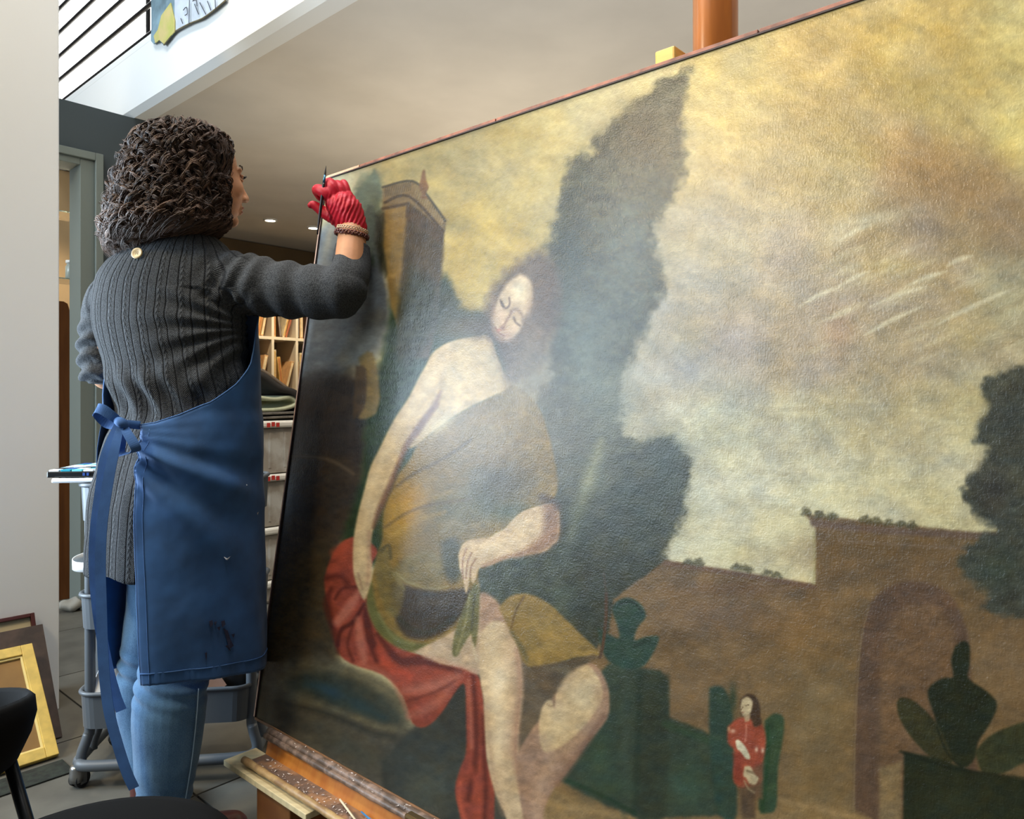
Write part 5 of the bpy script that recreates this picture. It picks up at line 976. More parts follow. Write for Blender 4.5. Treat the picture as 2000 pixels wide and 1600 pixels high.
# --- jumper
def ring_noise(V, s): return fbm(V[:, 0] * s + V[:, 2] * s * .7, V[:, 2] * s + V[:, 1] * s, 3, 5) - 0.5
jt = [(361, 450, 0.060, 0.058), (358, 462, 0.078, 0.070), (347, 486, 0.128, 0.086), (338, 518, 0.172, 0.104), (331, 560, 0.190, 0.116), (331, 630, 0.192, 0.124), (343, 700, 0.180, 0.122), (357, 770, 0.168, 0.122), (364, 810, 0.168, 0.126), (356, 870, 0.176, 0.132), (350, 950, 0.178, 0.142), (346, 1030, 0.180, 0.148), (344, 1100, 0.180, 0.150)]
jm = MB(); C_, A_, B_ = TL(jt); C_ = [c - BF * (0.035 if i > 9 else 0.018 if i == 9 else 0.0) for i, c in enumerate(C_)]
jm.add(*loft_vf(C_, A_, B_, BL, BF, 48, 5))
jm.add(*capsule_vf([at(400, 545, 1.80), at(452, 552, 1.78), at(560, 566, 1.765), at(652, 572, 1.745), at(668, 568, 1.74)], [0.068, 0.074, 0.066, 0.062, 0.058], 24, 6))
jm.add(*capsule_vf([at(655, 566, 1.742), at(676, 548, 1.75), at(686, 520, 1.775), at(688, 500, 1.785)], [0.058, 0.052, 0.046, 0.043], 24, 6))
jm.add(*capsule_vf([at(250, 556, 1.84), at(213, 592, 1.86), at(197, 670, 1.88), at(203, 728, 1.88)], [0.056, 0.055, 0.052, 0.054], 24, 6))
jm.add(*capsule_vf([at(203, 728, 1.88), at(250, 745, 1.98), at(300, 745, 2.04)], [0.054, 0.048, 0.040], 24, 6))
jme = union(jm, 0.0034, 7, 0.5); V, N = get_vn(jme)
zz = V[:, 2]; cx = np.interp(-zz, [-zc_(p[1]) for p in jt], [c[0] for c in C_]); cy = np.interp(-zz, [-zc_(p[1]) for p in jt], [c[1] for c in C_])
rel = V - np.stack([cx, cy, zz], 1); lat = rel @ BL; fw = rel @ BF; th = np.arctan2(lat, -fw)      # 0 at the spine, + to her right
arm_r = np.clip((lat - 0.20) / 0.04, 0, 1); arm_l = np.clip((-lat - 0.19) / 0.03, 0, 1) * (zz < 1.32) ; armm = np.maximum(arm_r, arm_l)
disp = np.zeros(len(V))
# folds: radiating from right armpit, gathered waist, bunched left sleeve, upper sleeve creases
tors = 1 - armm
pit = at(495, 640, 1.75); dx = V - pit; ang = np.arctan2(dx[:, 2], dx @ BL); rr = np.linalg.norm(dx, axis=1)
disp += tors * 0.0045 * np.sin(ang * 17 + 1.0) * np.exp(-((rr - 0.13) / 0.09) ** 2) * (zz < 1.30)
wz = np.exp(-((zz - zc_(775)) / 0.055) ** 2); disp += tors * wz * 0.006 * np.sin(th * 13 + zz * 30 + 2 * ring_noise(V, 6))
disp += tors * np.exp(-((zz - zc_(745)) / 0.03) ** 2) * 0.008 * (np.abs(th) < 1.3)
skirt = np.clip((zc_(850) - zz) / 0.12, 0, 1); disp += tors * skirt * 0.007 * np.sin(th * 6.5 + 0.6)
ua = at(452, 552, 1.78); al = (V - ua) @ ((ELR - ua) / np.linalg.norm(ELR - ua))
disp += arm_r * 0.0042 * np.sin(al * 95 + 14 * (zz - 1.3) + 3 * ring_noise(V, 9)) * (0.4 + 0.6 * (al < 0.2))
disp += np.exp(-((lat - 0.19) / 0.05) ** 2) * (zz > 1.27) * 0.004 * np.sin((V[:, 0] * 0.9 - zz * 0.5) * 150)
disp += arm_l * 0.0055 * np.sin(zz * 150 + 1.5 * np.sin(V[:, 0] * 50) + 4 * ring_noise(V, 8)) * np.clip((1.27 - zz) / 0.08, 0, 1)
disp += 0.004 * ring_noise(V, 14)
# shoulder seam of the left arm
V = V + N * disp[:, None]
zh = zc_(1104)
keep_low = V[:, 2] > zh - 0.02
jme.vertices.foreach_set('co', V.ravel())
uvl = jme.uv_layers.new(name='knit'); li = np.empty(len(jme.loops), np.int32); jme.loops.foreach_get('vertex_index', li)
uv = np.stack([th * 0.185, zz], 1)[li]; uvl.data.foreach_set('uv', uv.ravel().astype(np.float32))
ra = jme.attributes.new('ribs', 'FLOAT', 'POINT'); ra.data.foreach_set('value', (tors * (1 - np.clip((np.abs(th) - 1.75) / 0.3, 0, 1))).astype(np.float32))
M_knit = bpy.data.materials.new('grey_cable_knit'); M_knit.use_nodes = True; nt = M_knit.node_tree; n = nt.nodes; L = nt.links; b = n['Principled BSDF']
b.inputs['Roughness'].default_value = 0.95; b.inputs['Sheen Weight'].default_value = 0.05; b.inputs['Sheen Roughness'].default_value = 0.6; b.inputs['Sheen Tint'].default_value = rgba((190, 205, 215)); b.inputs['Specular IOR Level'].default_value = 0.15
def mth(op, a, b_=None, c=None):
    q = n.new('ShaderNodeMath'); q.operation = op
    for i, v in enumerate((a, b_, c)):
        if v is None: continue
        if isinstance(v, (int, float)): q.inputs[i].default_value = v
        else: L.new(v, q.inputs[i])
    return q.outputs[0]
uvn = n.new('ShaderNodeUVMap'); uvn.uv_map = 'knit'; sx = n.new('ShaderNodeSeparateXYZ'); L.new(uvn.outputs[0], sx.inputs[0])
tcn = n.new('ShaderNodeTexCoord'); nz = n.new('ShaderNodeTexNoise'); nz.inputs['Scale'].default_value = 5; L.new(tcn.outputs['Object'], nz.inputs['Vector'])
uu = mth('ADD', sx.outputs[0], mth('MULTIPLY', mth('SUBTRACT', nz.outputs['Fac'], 0.5), 0.03))
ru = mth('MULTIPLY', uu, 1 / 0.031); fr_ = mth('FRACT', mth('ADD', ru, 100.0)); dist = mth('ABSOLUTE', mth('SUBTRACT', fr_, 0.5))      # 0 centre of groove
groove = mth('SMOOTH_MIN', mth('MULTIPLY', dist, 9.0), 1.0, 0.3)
cabu = mth('ABSOLUTE', mth('SUBTRACT', mth('FRACT', mth('ADD', mth('MULTIPLY', uu, 1 / 0.062), 100.1)), 0.5))
cab = mth('MULTIPLY', mth('MAXIMUM', mth('SUBTRACT', 1.0, mth('MULTIPLY', cabu, 8.0)), 0.0), mth('ADD', 0.7, mth('MULTIPLY', 0.5, mth('SINE', mth('ADD', mth('MULTIPLY', sx.outputs[1], 420.0), mth('MULTIPLY', cabu, 30.0))))))
herr = mth('SINE', mth('ADD', mth('MULTIPLY', sx.outputs[1], 1500.0), mth('MULTIPLY', dist, 40.0)))
hgt = mth('ADD', mth('ADD', mth('MULTIPLY', groove, 1.0), mth('MULTIPLY', cab, 0.8)), mth('MULTIPLY', herr, 0.12))
rb = n.new('ShaderNodeAttribute'); rb.attribute_name = 'ribs'
fine = n.new('ShaderNodeTexNoise'); fine.inputs['Scale'].default_value = 420; fine.inputs['Detail'].default_value = 2; L.new(tcn.outputs['Object'], fine.inputs['Vector'])
hh = mth('ADD', mth('MULTIPLY', hgt, rb.outputs['Fac']), mth('MULTIPLY', fine.outputs['Fac'], 0.35))
bpn = n.new('ShaderNodeBump'); bpn.inputs['Strength'].default_value = 0.9; bpn.inputs['Distance'].default_value = 0.0035; L.new(hh, bpn.inputs['Height']); L.new(bpn.outputs['Normal'], b.inputs['Normal'])
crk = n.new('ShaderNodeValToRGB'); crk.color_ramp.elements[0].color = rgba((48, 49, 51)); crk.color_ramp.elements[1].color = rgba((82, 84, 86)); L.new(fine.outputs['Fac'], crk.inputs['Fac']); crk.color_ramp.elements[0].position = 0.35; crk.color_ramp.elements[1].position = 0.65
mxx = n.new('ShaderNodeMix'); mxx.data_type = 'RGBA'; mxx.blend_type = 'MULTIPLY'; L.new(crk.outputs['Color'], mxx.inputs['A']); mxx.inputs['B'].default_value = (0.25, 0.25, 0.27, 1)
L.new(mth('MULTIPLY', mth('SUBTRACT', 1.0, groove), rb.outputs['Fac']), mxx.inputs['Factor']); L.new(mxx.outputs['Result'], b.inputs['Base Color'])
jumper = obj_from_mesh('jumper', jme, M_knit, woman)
# turned cuff of the right sleeve
cu = at(688, 492, 1.789); cdir = (WRR - at(680, 548, 1.76)); cdir /= np.linalg.norm(cdir)
MB().add(*tube_vf([cu - cdir * 0.03, cu - cdir * 0.005, cu + cdir * 0.012], [0.0450, 0.0435, 0.0415], 28, 3, True)).build('cuff', M_knit, woman, True)
# button at the nape
bc_ = at(268, 495, 1.0); 
def on_back(px, py):                            # nearest point of the jumper seen at a photo position
    d_ = np.array([(px - 1000) / FPX, 1, (HOR - py) / FPX]); best = None
    Q = V - np.array([0, 0, CAMZ]); tt = Q[:, 1]; px_ = 1000 + FPX * Q[:, 0] / tt; py_ = HOR - FPX * Q[:, 2] / tt
    m_ = (np.abs(px_ - px) < 4) & (np.abs(py_ - py) < 4); return tt[m_].min() if m_.any() else 1.7
db = on_back(268, 495); bp_ = at(268, 495, db - 0.004); bn = -bp_ + np.array([0, 0, CAMZ]); bn = np.array([-0.1, -1, 0.25]); bn /= np.linalg.norm(bn); bu = np.cross(bn, UP); bu /= np.linalg.norm(bu); bv = np.cross(bu, bn)
bt = MB().add(*lathe_vf(bp_, [(0.0005, 0.002), (0.009, 0.002), (0.0125, 0.0035), (0.0135, 0.002), (0.013, -0.001), (0.0005, -0.001)], 24, bu, bv, bn)).build('button', mat('horn_button', (206, 184, 140), 0.35, var=0.08, vscale=90), woman, True)
for a, c in ((1, 1), (-1, 1), (1, -1), (-1, -1)): MB().add(*ell_vf(bp_ + bu * a * 0.0022 + bv * c * 0.0022 + bn * 0.0022, bu * 0.0010, bv * 0.0010, bn * 0.0006, 8, 6)).build('thread_hole', M_black, bt)

# --- jeans
M_denim = bpy.data.materials.new('light_blue_denim'); M_denim.use_nodes = True; nt = M_denim.node_tree; n = nt.nodes; L = nt.links; b = n['Principled BSDF']; b.inputs['Roughness'].default_value = 0.9; b.inputs['Sheen Weight'].default_value = 0.2
tcn = n.new('ShaderNodeTexCoord'); mp_ = n.new('ShaderNodeMapping'); mp_.inputs['Scale'].default_value = (900, 900, 300); L.new(tcn.outputs['Object'], mp_.inputs['Vector'])
a1 = n.new('ShaderNodeTexNoise'); a1.inputs['Scale'].default_value = 1; L.new(mp_.outputs[0], a1.inputs['Vector']); a2 = n.new('ShaderNodeTexNoise'); a2.inputs['Scale'].default_value = 9; a2.inputs['Detail'].default_value = 5; L.new(tcn.outputs['Object'], a2.inputs['Vector'])
sm = n.new('ShaderNodeMath'); sm.operation = 'MULTIPLY_ADD'; L.new(a1.outputs['Fac'], sm.inputs[0]); sm.inputs[1].default_value = 0.5; mm_ = n.new('ShaderNodeMath'); mm_.operation = 'MULTIPLY'; L.new(a2.outputs['Fac'], mm_.inputs[0]); mm_.inputs[1].default_value = 0.5; L.new(mm_.outputs[0], sm.inputs[2])
cr_ = n.new('ShaderNodeValToRGB'); cr_.color_ramp.elements[0].position = 0.35; cr_.color_ramp.elements[1].position = 0.65; cr_.color_ramp.elements[0].color = rgba((44, 84, 122)); cr_.color_ramp.elements[1].color = rgba((92, 132, 166)); L.new(sm.outputs[0], cr_.inputs['Fac']); L.new(cr_.outputs['Color'], b.inputs['Base Color'])
bn_ = n.new('ShaderNodeBump'); bn_.inputs['Strength'].default_value = 0.4; bn_.inputs['Distance'].default_value = 0.001; L.new(a1.outputs['Fac'], bn_.inputs['Height']); L.new(bn_.outputs['Normal'], b.inputs['Normal'])
jb = MB()
jb.add(*capsule_vf([at(395, 960, 1.80), at(375, 1180, 1.76), at(342, 1300, 1.72), at(331, 1385, 1.70), at(327, 1470, 1.69), at(320, 1560, 1.685), at(317, 1596, 1.68)], [0.10, 0.096, 0.076, 0.079, 0.070, 0.058, 0.055], 28, 6))
jb.add(*capsule_vf([at(322, 960, 1.86), at(308, 1150, 1.86), at(284, 1280, 1.84), at(279, 1380, 1.83), at(289, 1480, 1.81), at(299, 1560, 1.80)], [0.084, 0.070, 0.058, 0.060, 0.050, 0.041], 28, 6))
jb.add(*ell_vf(at(352, 930, 1.82), BL * 0.165, BF * 0.11, UP * 0.12, 28, 18))
bme = union(jb, 0.0036, 4, 0.5); V2, N2 = get_vn(bme)
kz = zc_(1310, 1.75); d2_ = 0.004 * np.sin(V2[:, 2] * 180 + V2[:, 0] * 60) * (np.exp(-((V2[:, 2] - zc_(1290, 1.85)) / 0.035) ** 2) + 0.8 * np.exp(-((V2[:, 2] - zc_(1590, 1.69)) / 0.06) ** 2))
d2_ += 0.003 * (fbm(V2[:, 0] * 18, V2[:, 2] * 18, 3, 3) - 0.5); V2 = V2 + N2 * d2_[:, None]; bme.vertices.foreach_set('co', V2.ravel())
jeans = obj_from_mesh('jeans', bme, M_denim, woman)
M_stitch = mat('pale_stitching', (150, 178, 200), 0.8)
def surf(px, py, Vx, dflt=1.7, off=0.002):
    Q = Vx; tt = Q[:, 1]; px_ = 1000 + FPX * Q[:, 0] / tt; py_ = HOR - FPX * (Q[:, 2] - CAMZ) / tt; m_ = (np.abs(px_ - px) < 5) & (np.abs(py_ - py) < 5)
    return at(px, py, (tt[m_].min() if m_.any() else dflt) - off)
seam = [surf(388, 1345, V2), surf(385, 1390, V2), surf(380, 1440, V2), surf(374, 1490, V2), surf(366, 1540, V2), surf(358, 1585, V2)]
MB().add(*ribbon_vf(seam, np.array([1., 0.3, 0]), 0.0022, 0.0012, 6)).build('side_seam', M_stitch, jeans, True)

# --- boots
M_boot = mat('dark_red_leather', (86, 34, 28), 0.4, var=0.12, vscale=30, bump=0.15, bscale=150, coat=0.2); M_sole = mat('dark_sole', (30, 22, 20), 0.6)
def boot(ank, ang, L_b=0.26):
    f = np.array([math.cos(ang), math.sin(ang), 0]); s = np.array([f[1], -f[0], 0]); g = np.array([ank[0], ank[1], 0])
    m_ = MB(); m_.add(*loft_vf([g - f * 0.060 + UP * 0.045, g - f * 0.03 + UP * 0.050, g + f * 0.02 + UP * 0.052, g + f * 0.07 + UP * 0.046, g + f * 0.12 + UP * 0.040, g + f * 0.165 + UP * 0.037, g + f * 0.185 + UP * 0.034],
                                [0.018, 0.034, 0.037, 0.042, 0.046, 0.038, 0.016], [0.026, 0.040, 0.042, 0.036, 0.028, 0.024, 0.012], s, UP, 28, 5))
    m_.add(*tube_vf([g + UP * 0.04, g + UP * 0.09, g + UP * 0.15], [0.040, 0.040, 0.042], 24, 3))
    o = obj_from_mesh('boot', union(m_, 0.003, 5), M_boot, woman)
    so = [(-0.072, 0.02), (-0.05, 0.034), (0, 0.036), (0.06, 0.040), (0.12, 0.047), (0.165, 0.042), (0.195, 0.02)]
    P = [(g + f * a + s * w_) for a, w_ in so] + [(g + f * a - s * w_ * 0.92) for a, w_ in so[::-1]]; P = catmull(np.array(P + P[:1]), 3)[:-1]; k = len(P)
    Vs = [p + UP * 0.001 for p in P] + [p + UP * 0.018 for p in P]
    MB().add(Vs, [tuple(range(k - 1, -1, -1)), tuple(k + i for i in range(k))] + [(i, (i + 1) % k, k + (i + 1) % k, k + i) for i in range(k)]).build('sole', M_sole, o)
boot(at(316, 1592, 1.70), math.radians(26), 0.25); boot(at(290, 1570, 1.80), math.radians(100))

# --- apron
M_apron = mat('blue_cotton_twill', (44, 86, 136), 0.85, var=0.10, vscale=14, bump=0.25, bscale=700, bdist=0.0008, sheen=0.15)
AC = [(zc_(640), 345), (zc_(820), 362), (zc_(900), 358), (zc_(1000), 356), (zc_(1150), 360), (zc_(1330), 364)]
def arad(z):
    zs = [0.30, 0.55, 0.80, 0.93, 1.02, 1.12, 1.30]; a = np.interp(z, zs, [0.185, 0.190, 0.188, 0.184, 0.178, 0.188, 0.196]); b_ = np.interp(z, zs, [0.200, 0.195, 0.185, 0.168, 0.140, 0.134, 0.128]); return a, b_
def acen(z):
    px = np.interp(z, [q[0] for q in AC[::-1]], [q[1] for q in AC[::-1]]); p = at(px, 800, TD - 0.005); p[2] = z; return p
def ztop(t):                                     # t in degrees from the spine round her right side
    return np.interp(t, [-25, -12, 0, 20, 45, 65, 80, 92, 110, 150, 180, 215, 255, 290, 305], [zc_(828), zc_(826), zc_(822), zc_(808), zc_(786), zc_(752), zc_(715), zc_(655), zc_(600), zc_(560), zc_(560), zc_(570), zc_(700), zc_(810), zc_(835)])
def t_edge_back(z): return np.interp(z, [0.36, 0.55, 0.75, 0.90, 0.98, 1.03], [13, 10, 7, 5, 2, -12])
def t_edge_left(z): return np.interp(z, [0.36, 0.60, 0.75, 0.90, 1.0], [284, 286, 290, 296, 305])
nt_, nz_ = 150, 110; Vo = []; 
zhem0 = 0.385
for i in range(nt_ + 1):
    for j in range(nz_ + 1):
        s = i / nt_; v = j / nz_
        t0 = -12 + s * (290 + 12) ; zt2 = ztop(t0); zhem = float(np.interp(t0, [0, 45, 90, 130], [0.436, 0.424, 0.400, 0.385])); z = zhem + (zt2 - zhem) * v
        t = t_edge_back(z) + s * (t_edge_left(z) - t_edge_back(z)); tr = math.radians(t); a, b_ = arad(z)
        # folds fanning out from the tie point
        dz = zc_(835) - z; dtt = math.radians(t + 20) * 0.19; ra_ = math.hypot(dz, dtt) + 1e-4; an = math.atan2(dz, dtt)
        f = 0.0
        f += 0.011 * math.exp(-((an - 0.42) / 0.085) ** 2) * min(1, ra_ / 0.08) * math.exp(-(max(ra_ - 0.30, 0) / 0.06) ** 2)
        f -= 0.007 * math.exp(-((an - 0.30) / 0.07) ** 2) * min(1, ra_ / 0.08) * math.exp(-(max(ra_ - 0.30, 0) / 0.08) ** 2)
        f += 0.010 * math.exp(-((an - 0.78) / 0.09) ** 2) * min(1, ra_ / 0.08) * math.exp(-(max(ra_ - 0.30, 0) / 0.10) ** 2)
        f -= 0.006 * math.exp(-((an - 0.62) / 0.07) ** 2) * min(1, ra_ / 0.08) * math.exp(-(max(ra_ - 0.30, 0) / 0.10) ** 2)
        f += 0.0016 * math.sin(an * 46) * math.exp(-(ra_ / 0.16) ** 2)
        low = max(0, min(1, (0.8 - z) / 0.4)); f += low * (0.007 * math.sin(tr * 5.0 + 0.8) + 0.003 * math.sin(tr * 11 + z * 9))
        f += 0.0022 * (float(fbm(np.array([t * 0.06]), np.array([z * 14]), 3, 9)[0]) - 0.5) * 2
        if z < zhem + 0.03: f += 0.0012 * math.sin(t * 1.9)
        f += 0.008
        c = acen(z); b_ = b_ if math.cos(tr) > 0 else b_ + (max(0.128, b_ * 0.76) - b_) * min(1, -math.cos(tr) * 2)
        p = c + BL * math.sin(tr) * (a + f) - BF * math.cos(tr) * (b_ + f)
        Vo.append(p)
Vo = np.array(Vo); W_ = nz_ + 1
Fo = [(i * W_ + j, (i + 1) * W_ + j, (i + 1) * W_ + j + 1, i * W_ + j + 1) for i in range(nt_) for j in range(nz_)]
apron = mesh_obj('apron', Vo, Fo, M_apron, woman, True)
jm_ = jumper.data; jv, _n = get_vn(jm_); jw = jv + np.array(woman.location)
cxy = np.array([acen(z)[:2] for z in jw[:, 2]]); r2 = jw[:, :2] - cxy; jl = r2 @ BL[:2]; jf = r2 @ BF[:2]; jt_ = np.degrees(np.arctan2(jl, -jf)); jt_ = np.where(jt_ < -60, jt_ + 360, jt_)
AB = np.array([arad(z) for z in jw[:, 2]]); AB[:, 1] = np.where(np.abs(jt_ - 180) < 80, np.maximum(0.120, AB[:, 1] * 0.74), AB[:, 1]); am = (jw[:, 2] < ztop(jt_) + 0.004) & (jt_ > -14) & (jt_ < 290); tr_ = np.radians(jt_)
rl = 1 / np.sqrt((np.sin(tr_) / AB[:, 0]) ** 2 + (np.cos(tr_) / AB[:, 1]) ** 2) - 0.003; rn = np.hypot(jl, jf); sc2 = np.where(am & (rn > rl), rl / rn, 1.0)
jw[:, :2] = cxy + r2 * sc2[:, None]; jm_.vertices.foreach_set('co', (jw - np.array(woman.location)).ravel()); jm_.update()
so_ = apron.modifiers.new('thickness', 'SOLIDIFY'); so_.thickness = 0.0018; so_.offset = 0
hem = MB()
def arow(i, j): return Vo[i * W_ + j]
out = lambda p: (p - acen(p[2])) / np.linalg.norm(p - acen(p[2]))
P = [arow(i, 5) + out(arow(i, 5)) * 0.0018 for i in range(0, nt_ + 1, 3)]; hem.add(*tube_vf(P, 0.0011, 6)); P = [arow(3, j) + out(arow(3, j)) * 0.0015 for j in range(0, nz_, 3)]; hem.add(*tube_vf(P, 0.0008, 6))
P = [arow(i, nz_) + UP * 0.001 for i in range(0, nt_ + 1, 2)]; hem.add(*tube_vf(P, 0.0018, 6)); P = [arow(0, j) for j in range(0, nz_ + 1, 2)]; hem.add(*tube_vf(P, 0.0016, 6))
hem.build('hem_seam', mat('seam_blue', (66, 104, 156), 0.85), apron, True)
# paint marks
def ap_pt(px, py, off=0.002): return surf(px, py, Vo, 1.6, off)
M_wp = mat('white_paint_fleck', (220, 224, 230), 0.5); M_dp = mat('dark_paint_stain', (36, 40, 66), 0.7)
def fleck(pts, m, nm):
    P = [ap_pt(x, y, 0.0025) for x, y in pts]; P.append(P[0] * .5 + P[-1] * .5); c = sum(P) / len(P)
    B = [p + np.array([0, 0.0016, 0]) for p in P]; n_ = len(P); MB().add(P + B, [tuple(range(n_)), tuple(range(2 * n_ - 1, n_ - 1, -1))] + [(i, n_ + i, n_ + (i + 1) % n_, (i + 1) % n_) for i in range(n_)]).build(nm, m, apron)
fleck([(437, 1088), (443, 1091), (450, 1087), (444, 1094), (441, 1093)], M_wp, 'white_fleck'); fleck([(502, 1002), (505, 1000), (503, 1006)], M_wp, 'white_fleck'); fleck([(481, 946), (483, 948), (481, 949)], M_wp, 'white_fleck')
for pts in ([(408, 1214), (414, 1212), (416, 1220), (411, 1226)], [(418, 1216), (423, 1214), (421, 1222)], [(432, 1214), (438, 1212), (440, 1220), (434, 1226)], [(436, 1228), (444, 1232), (450, 1250), (456, 1262), (448, 1268), (443, 1250)], [(452, 1240), (458, 1238), (456, 1246)], [(440, 1262), (446, 1260), (450, 1272)], [(424, 1226), (430, 1224), (428, 1232)], [(400, 1276), (404, 1274), (403, 1290)]):
    fleck(pts, M_dp, 'dark_stain')
# tie: knot, two loops, two tails
M_tie = mat('blue_apron_tape', (62, 102, 158), 0.85, var=0.05, vscale=30, bump=0.2, bscale=600)
KD = 1.595
def kp(px, py, d=KD): return at(px, py, d)
WX = np.array([1., 0.15, 0])
def tie(name, pts, wd, width): MB().add(*ribbon_vf([kp(*p) for p in pts], wd, width, 0.0009, 6)).build(name, M_tie, woman, False)
MB().add(*capsule_vf([kp(230, 822), kp(237, 826, 1.585), kp(243, 832, 1.59)], [0.009, 0.011, 0.009], 14)).build('tie_knot', M_tie, woman, True)
tie('bow_loop', [(234, 824), (218, 812, 1.585), (200, 800, 1.58), (189, 798, 1.585), (190, 806, 1.60), (208, 826, 1.61), (228, 832, 1.60)], np.array([0.45, 0.1, 1.]), [0.016, 0.02, 0.022, 0.02, 0.022, 0.022, 0.016])
tie('bow_loop', [(240, 828), (248, 845, 1.58), (262, 868, 1.575), (265, 880, 1.58), (250, 886, 1.59), (234, 886, 1.60), (236, 862, 1.60), (236, 836, 1.60)], np.array([0.9, 0.5, 0.3]), [0.014, 0.018, 0.02, 0.02, 0.022, 0.022, 0.02, 0.014])
tie('tie_tail', [(230, 830, 1.588), (216, 862, 1.58), (204, 900, 1.575), (196, 960, 1.575), (188, 1020, 1.575), (184, 1080, 1.58), (186, 1140, 1.585), (192, 1200, 1.59), (200, 1250, 1.60), (212, 1310, 1.605), (226, 1360, 1.61), (237, 1388, 1.612)], WX, [0.014, 0.018, 0.021] + [0.022] * 9)
tie('tie_tail', [(236, 830, 1.584), (226, 870, 1.572), (215, 920, 1.566), (205, 980, 1.565), (198, 1040, 1.565), (196, 1110, 1.57), (198, 1180, 1.575), (200, 1250, 1.58), (204, 1320, 1.585), (213, 1390, 1.588), (230, 1455, 1.592), (248, 1510, 1.596), (262, 1540, 1.60)], WX, [0.014, 0.019] + [0.0215] * 11)
wb = [kp(240, 828, 1.592)] + [arow(0, nz_) * (1 - q) + kp(240, 828, 1.592) * q for q in (0.5, 0.0)]
MB().add(*ribbon_vf(wb, UP, 0.018, 0.0012, 4)).build('waist_tape', M_tie, woman, True)

# --- gloved hand, forearm shown bare, bracelet
M_glove = bpy.data.materials.new('red_nitrile_glove'); M_glove.use_nodes = True; nt = M_glove.node_tree; n = nt.nodes; L = nt.links; b = n['Principled BSDF']
b.inputs['Base Color'].default_value = rgba((192, 14, 42)); b.inputs['Roughness'].default_value = 0.5; b.inputs['Specular IOR Level'].default_value = 0.4
tcn = n.new('ShaderNodeTexCoord'); wv = n.new('ShaderNodeTexWave'); wv.bands_direction = 'DIAGONAL'; wv.inputs['Scale'].default_value = 62; wv.inputs['Distortion'].default_value = 2.5; wv.inputs['Detail'].default_value = 2; L.new(tcn.outputs['Object'], wv.inputs['Vector'])
bn_ = n.new('ShaderNodeBump'); bn_.inputs['Strength'].default_value = 0.12; bn_.inputs['Distance'].default_value = 0.002; L.new(wv.outputs['Fac'], bn_.inputs['Height']); L.new(bn_.outputs['Normal'], b.inputs['Normal'])
GD = 1.795
def g(px, py, d=0.0): return at(px, py, GD + d)
gm = MB()
gm.add(*capsule_vf([g(692, 446, 0.0), g(688, 430, 0.0), g(680, 412, 0.0)], [0.031, 0.032, 0.036], 22, 5))
gm.add(*capsule_vf([g(684, 424), g(672, 402)], [0.034, 0.034], 20, 4)); gm.add(*capsule_vf([g(672, 424), g(656, 398)], [0.026, 0.026], 20, 4)); gm.add(*capsule_vf([g(690, 425), g(684, 396), g(680, 384)], [0.022, 0.018, 0.014], 18, 4))
gm.add(*capsule_vf([g(662, 400), g(648, 380)], [0.024, 0.019], 18, 4)); gm.add(*capsule_vf([g(672, 400), g(663, 376)], [0.022, 0.016], 18, 4))
gm.add(*capsule_vf([g(650, 388, -0.006), g(636, 378, -0.012), g(624, 371, -0.006), g(619, 372, 0.012), g(626, 384, 0.026)], [0.0155, 0.0150, 0.0135, 0.0125, 0.0115], 16, 5))       # index
gm.add(*capsule_vf([g(658, 380, -0.006), g(650, 366, -0.010), g(644, 358, 0.0), g(641, 362, 0.018), g(640, 376, 0.028)], [0.0150, 0.0145, 0.0135, 0.012, 0.011], 16, 5))              # middle
gm.add(*capsule_vf([g(668, 380, -0.004), g(664, 368, -0.004), g(659, 361, 0.006), g(655, 366, 0.022), g(652, 378, 0.030)], [0.0140, 0.0130, 0.0120, 0.011, 0.010], 16, 5))               # ring
gm.add(*capsule_vf([g(679, 386, 0.002), g(676, 370, 0.002), g(672, 358, 0.010), g(669, 358, 0.022)], [0.0120, 0.0105, 0.0090, 0.0080], 16, 5))                                           # little
gm.add(*capsule_vf([g(678, 438, 0.006), g(656, 426, 0.010), g(638, 418, 0.012), g(624, 408, 0.012), g(612, 400, 0.010), g(607, 401, 0.010)], [0.024, 0.019, 0.0150, 0.0125, 0.0100, 0.008], 16, 5))  # thumb
gme = union(gm, 0.0017, 5, 0.5); V3, N3 = get_vn(gme)
X3 = 1000 + FPX * V3[:, 0] / V3[:, 1]; Y3 = HOR - FPX * (V3[:, 2] - CAMZ) / V3[:, 1]
pr = ((X3 - 700) ** 2 * 0.7 + (Y3 - 375) ** 2 * 0.5) ** 0.5
cre = np.sin(((X3 - 600) * 0.92 + (Y3 - 350) * 0.30 + 5 * (fbm(X3 / 12, Y3 / 20, 2, 2) - .5)) * 0.80 + 0.0006 * (Y3 - 400) ** 2) * np.clip((Y3 - 372) / 16, 0, 1) * np.clip((X3 - 636) / 10, 0, 1) * np.clip((452 - Y3) / 14, 0, 1)
V3 = V3 + N3 * (0.0009 * cre)[:, None]; gme.vertices.foreach_set('co', V3.ravel())
glove = obj_from_mesh('glove', gme, M_glove, woman)
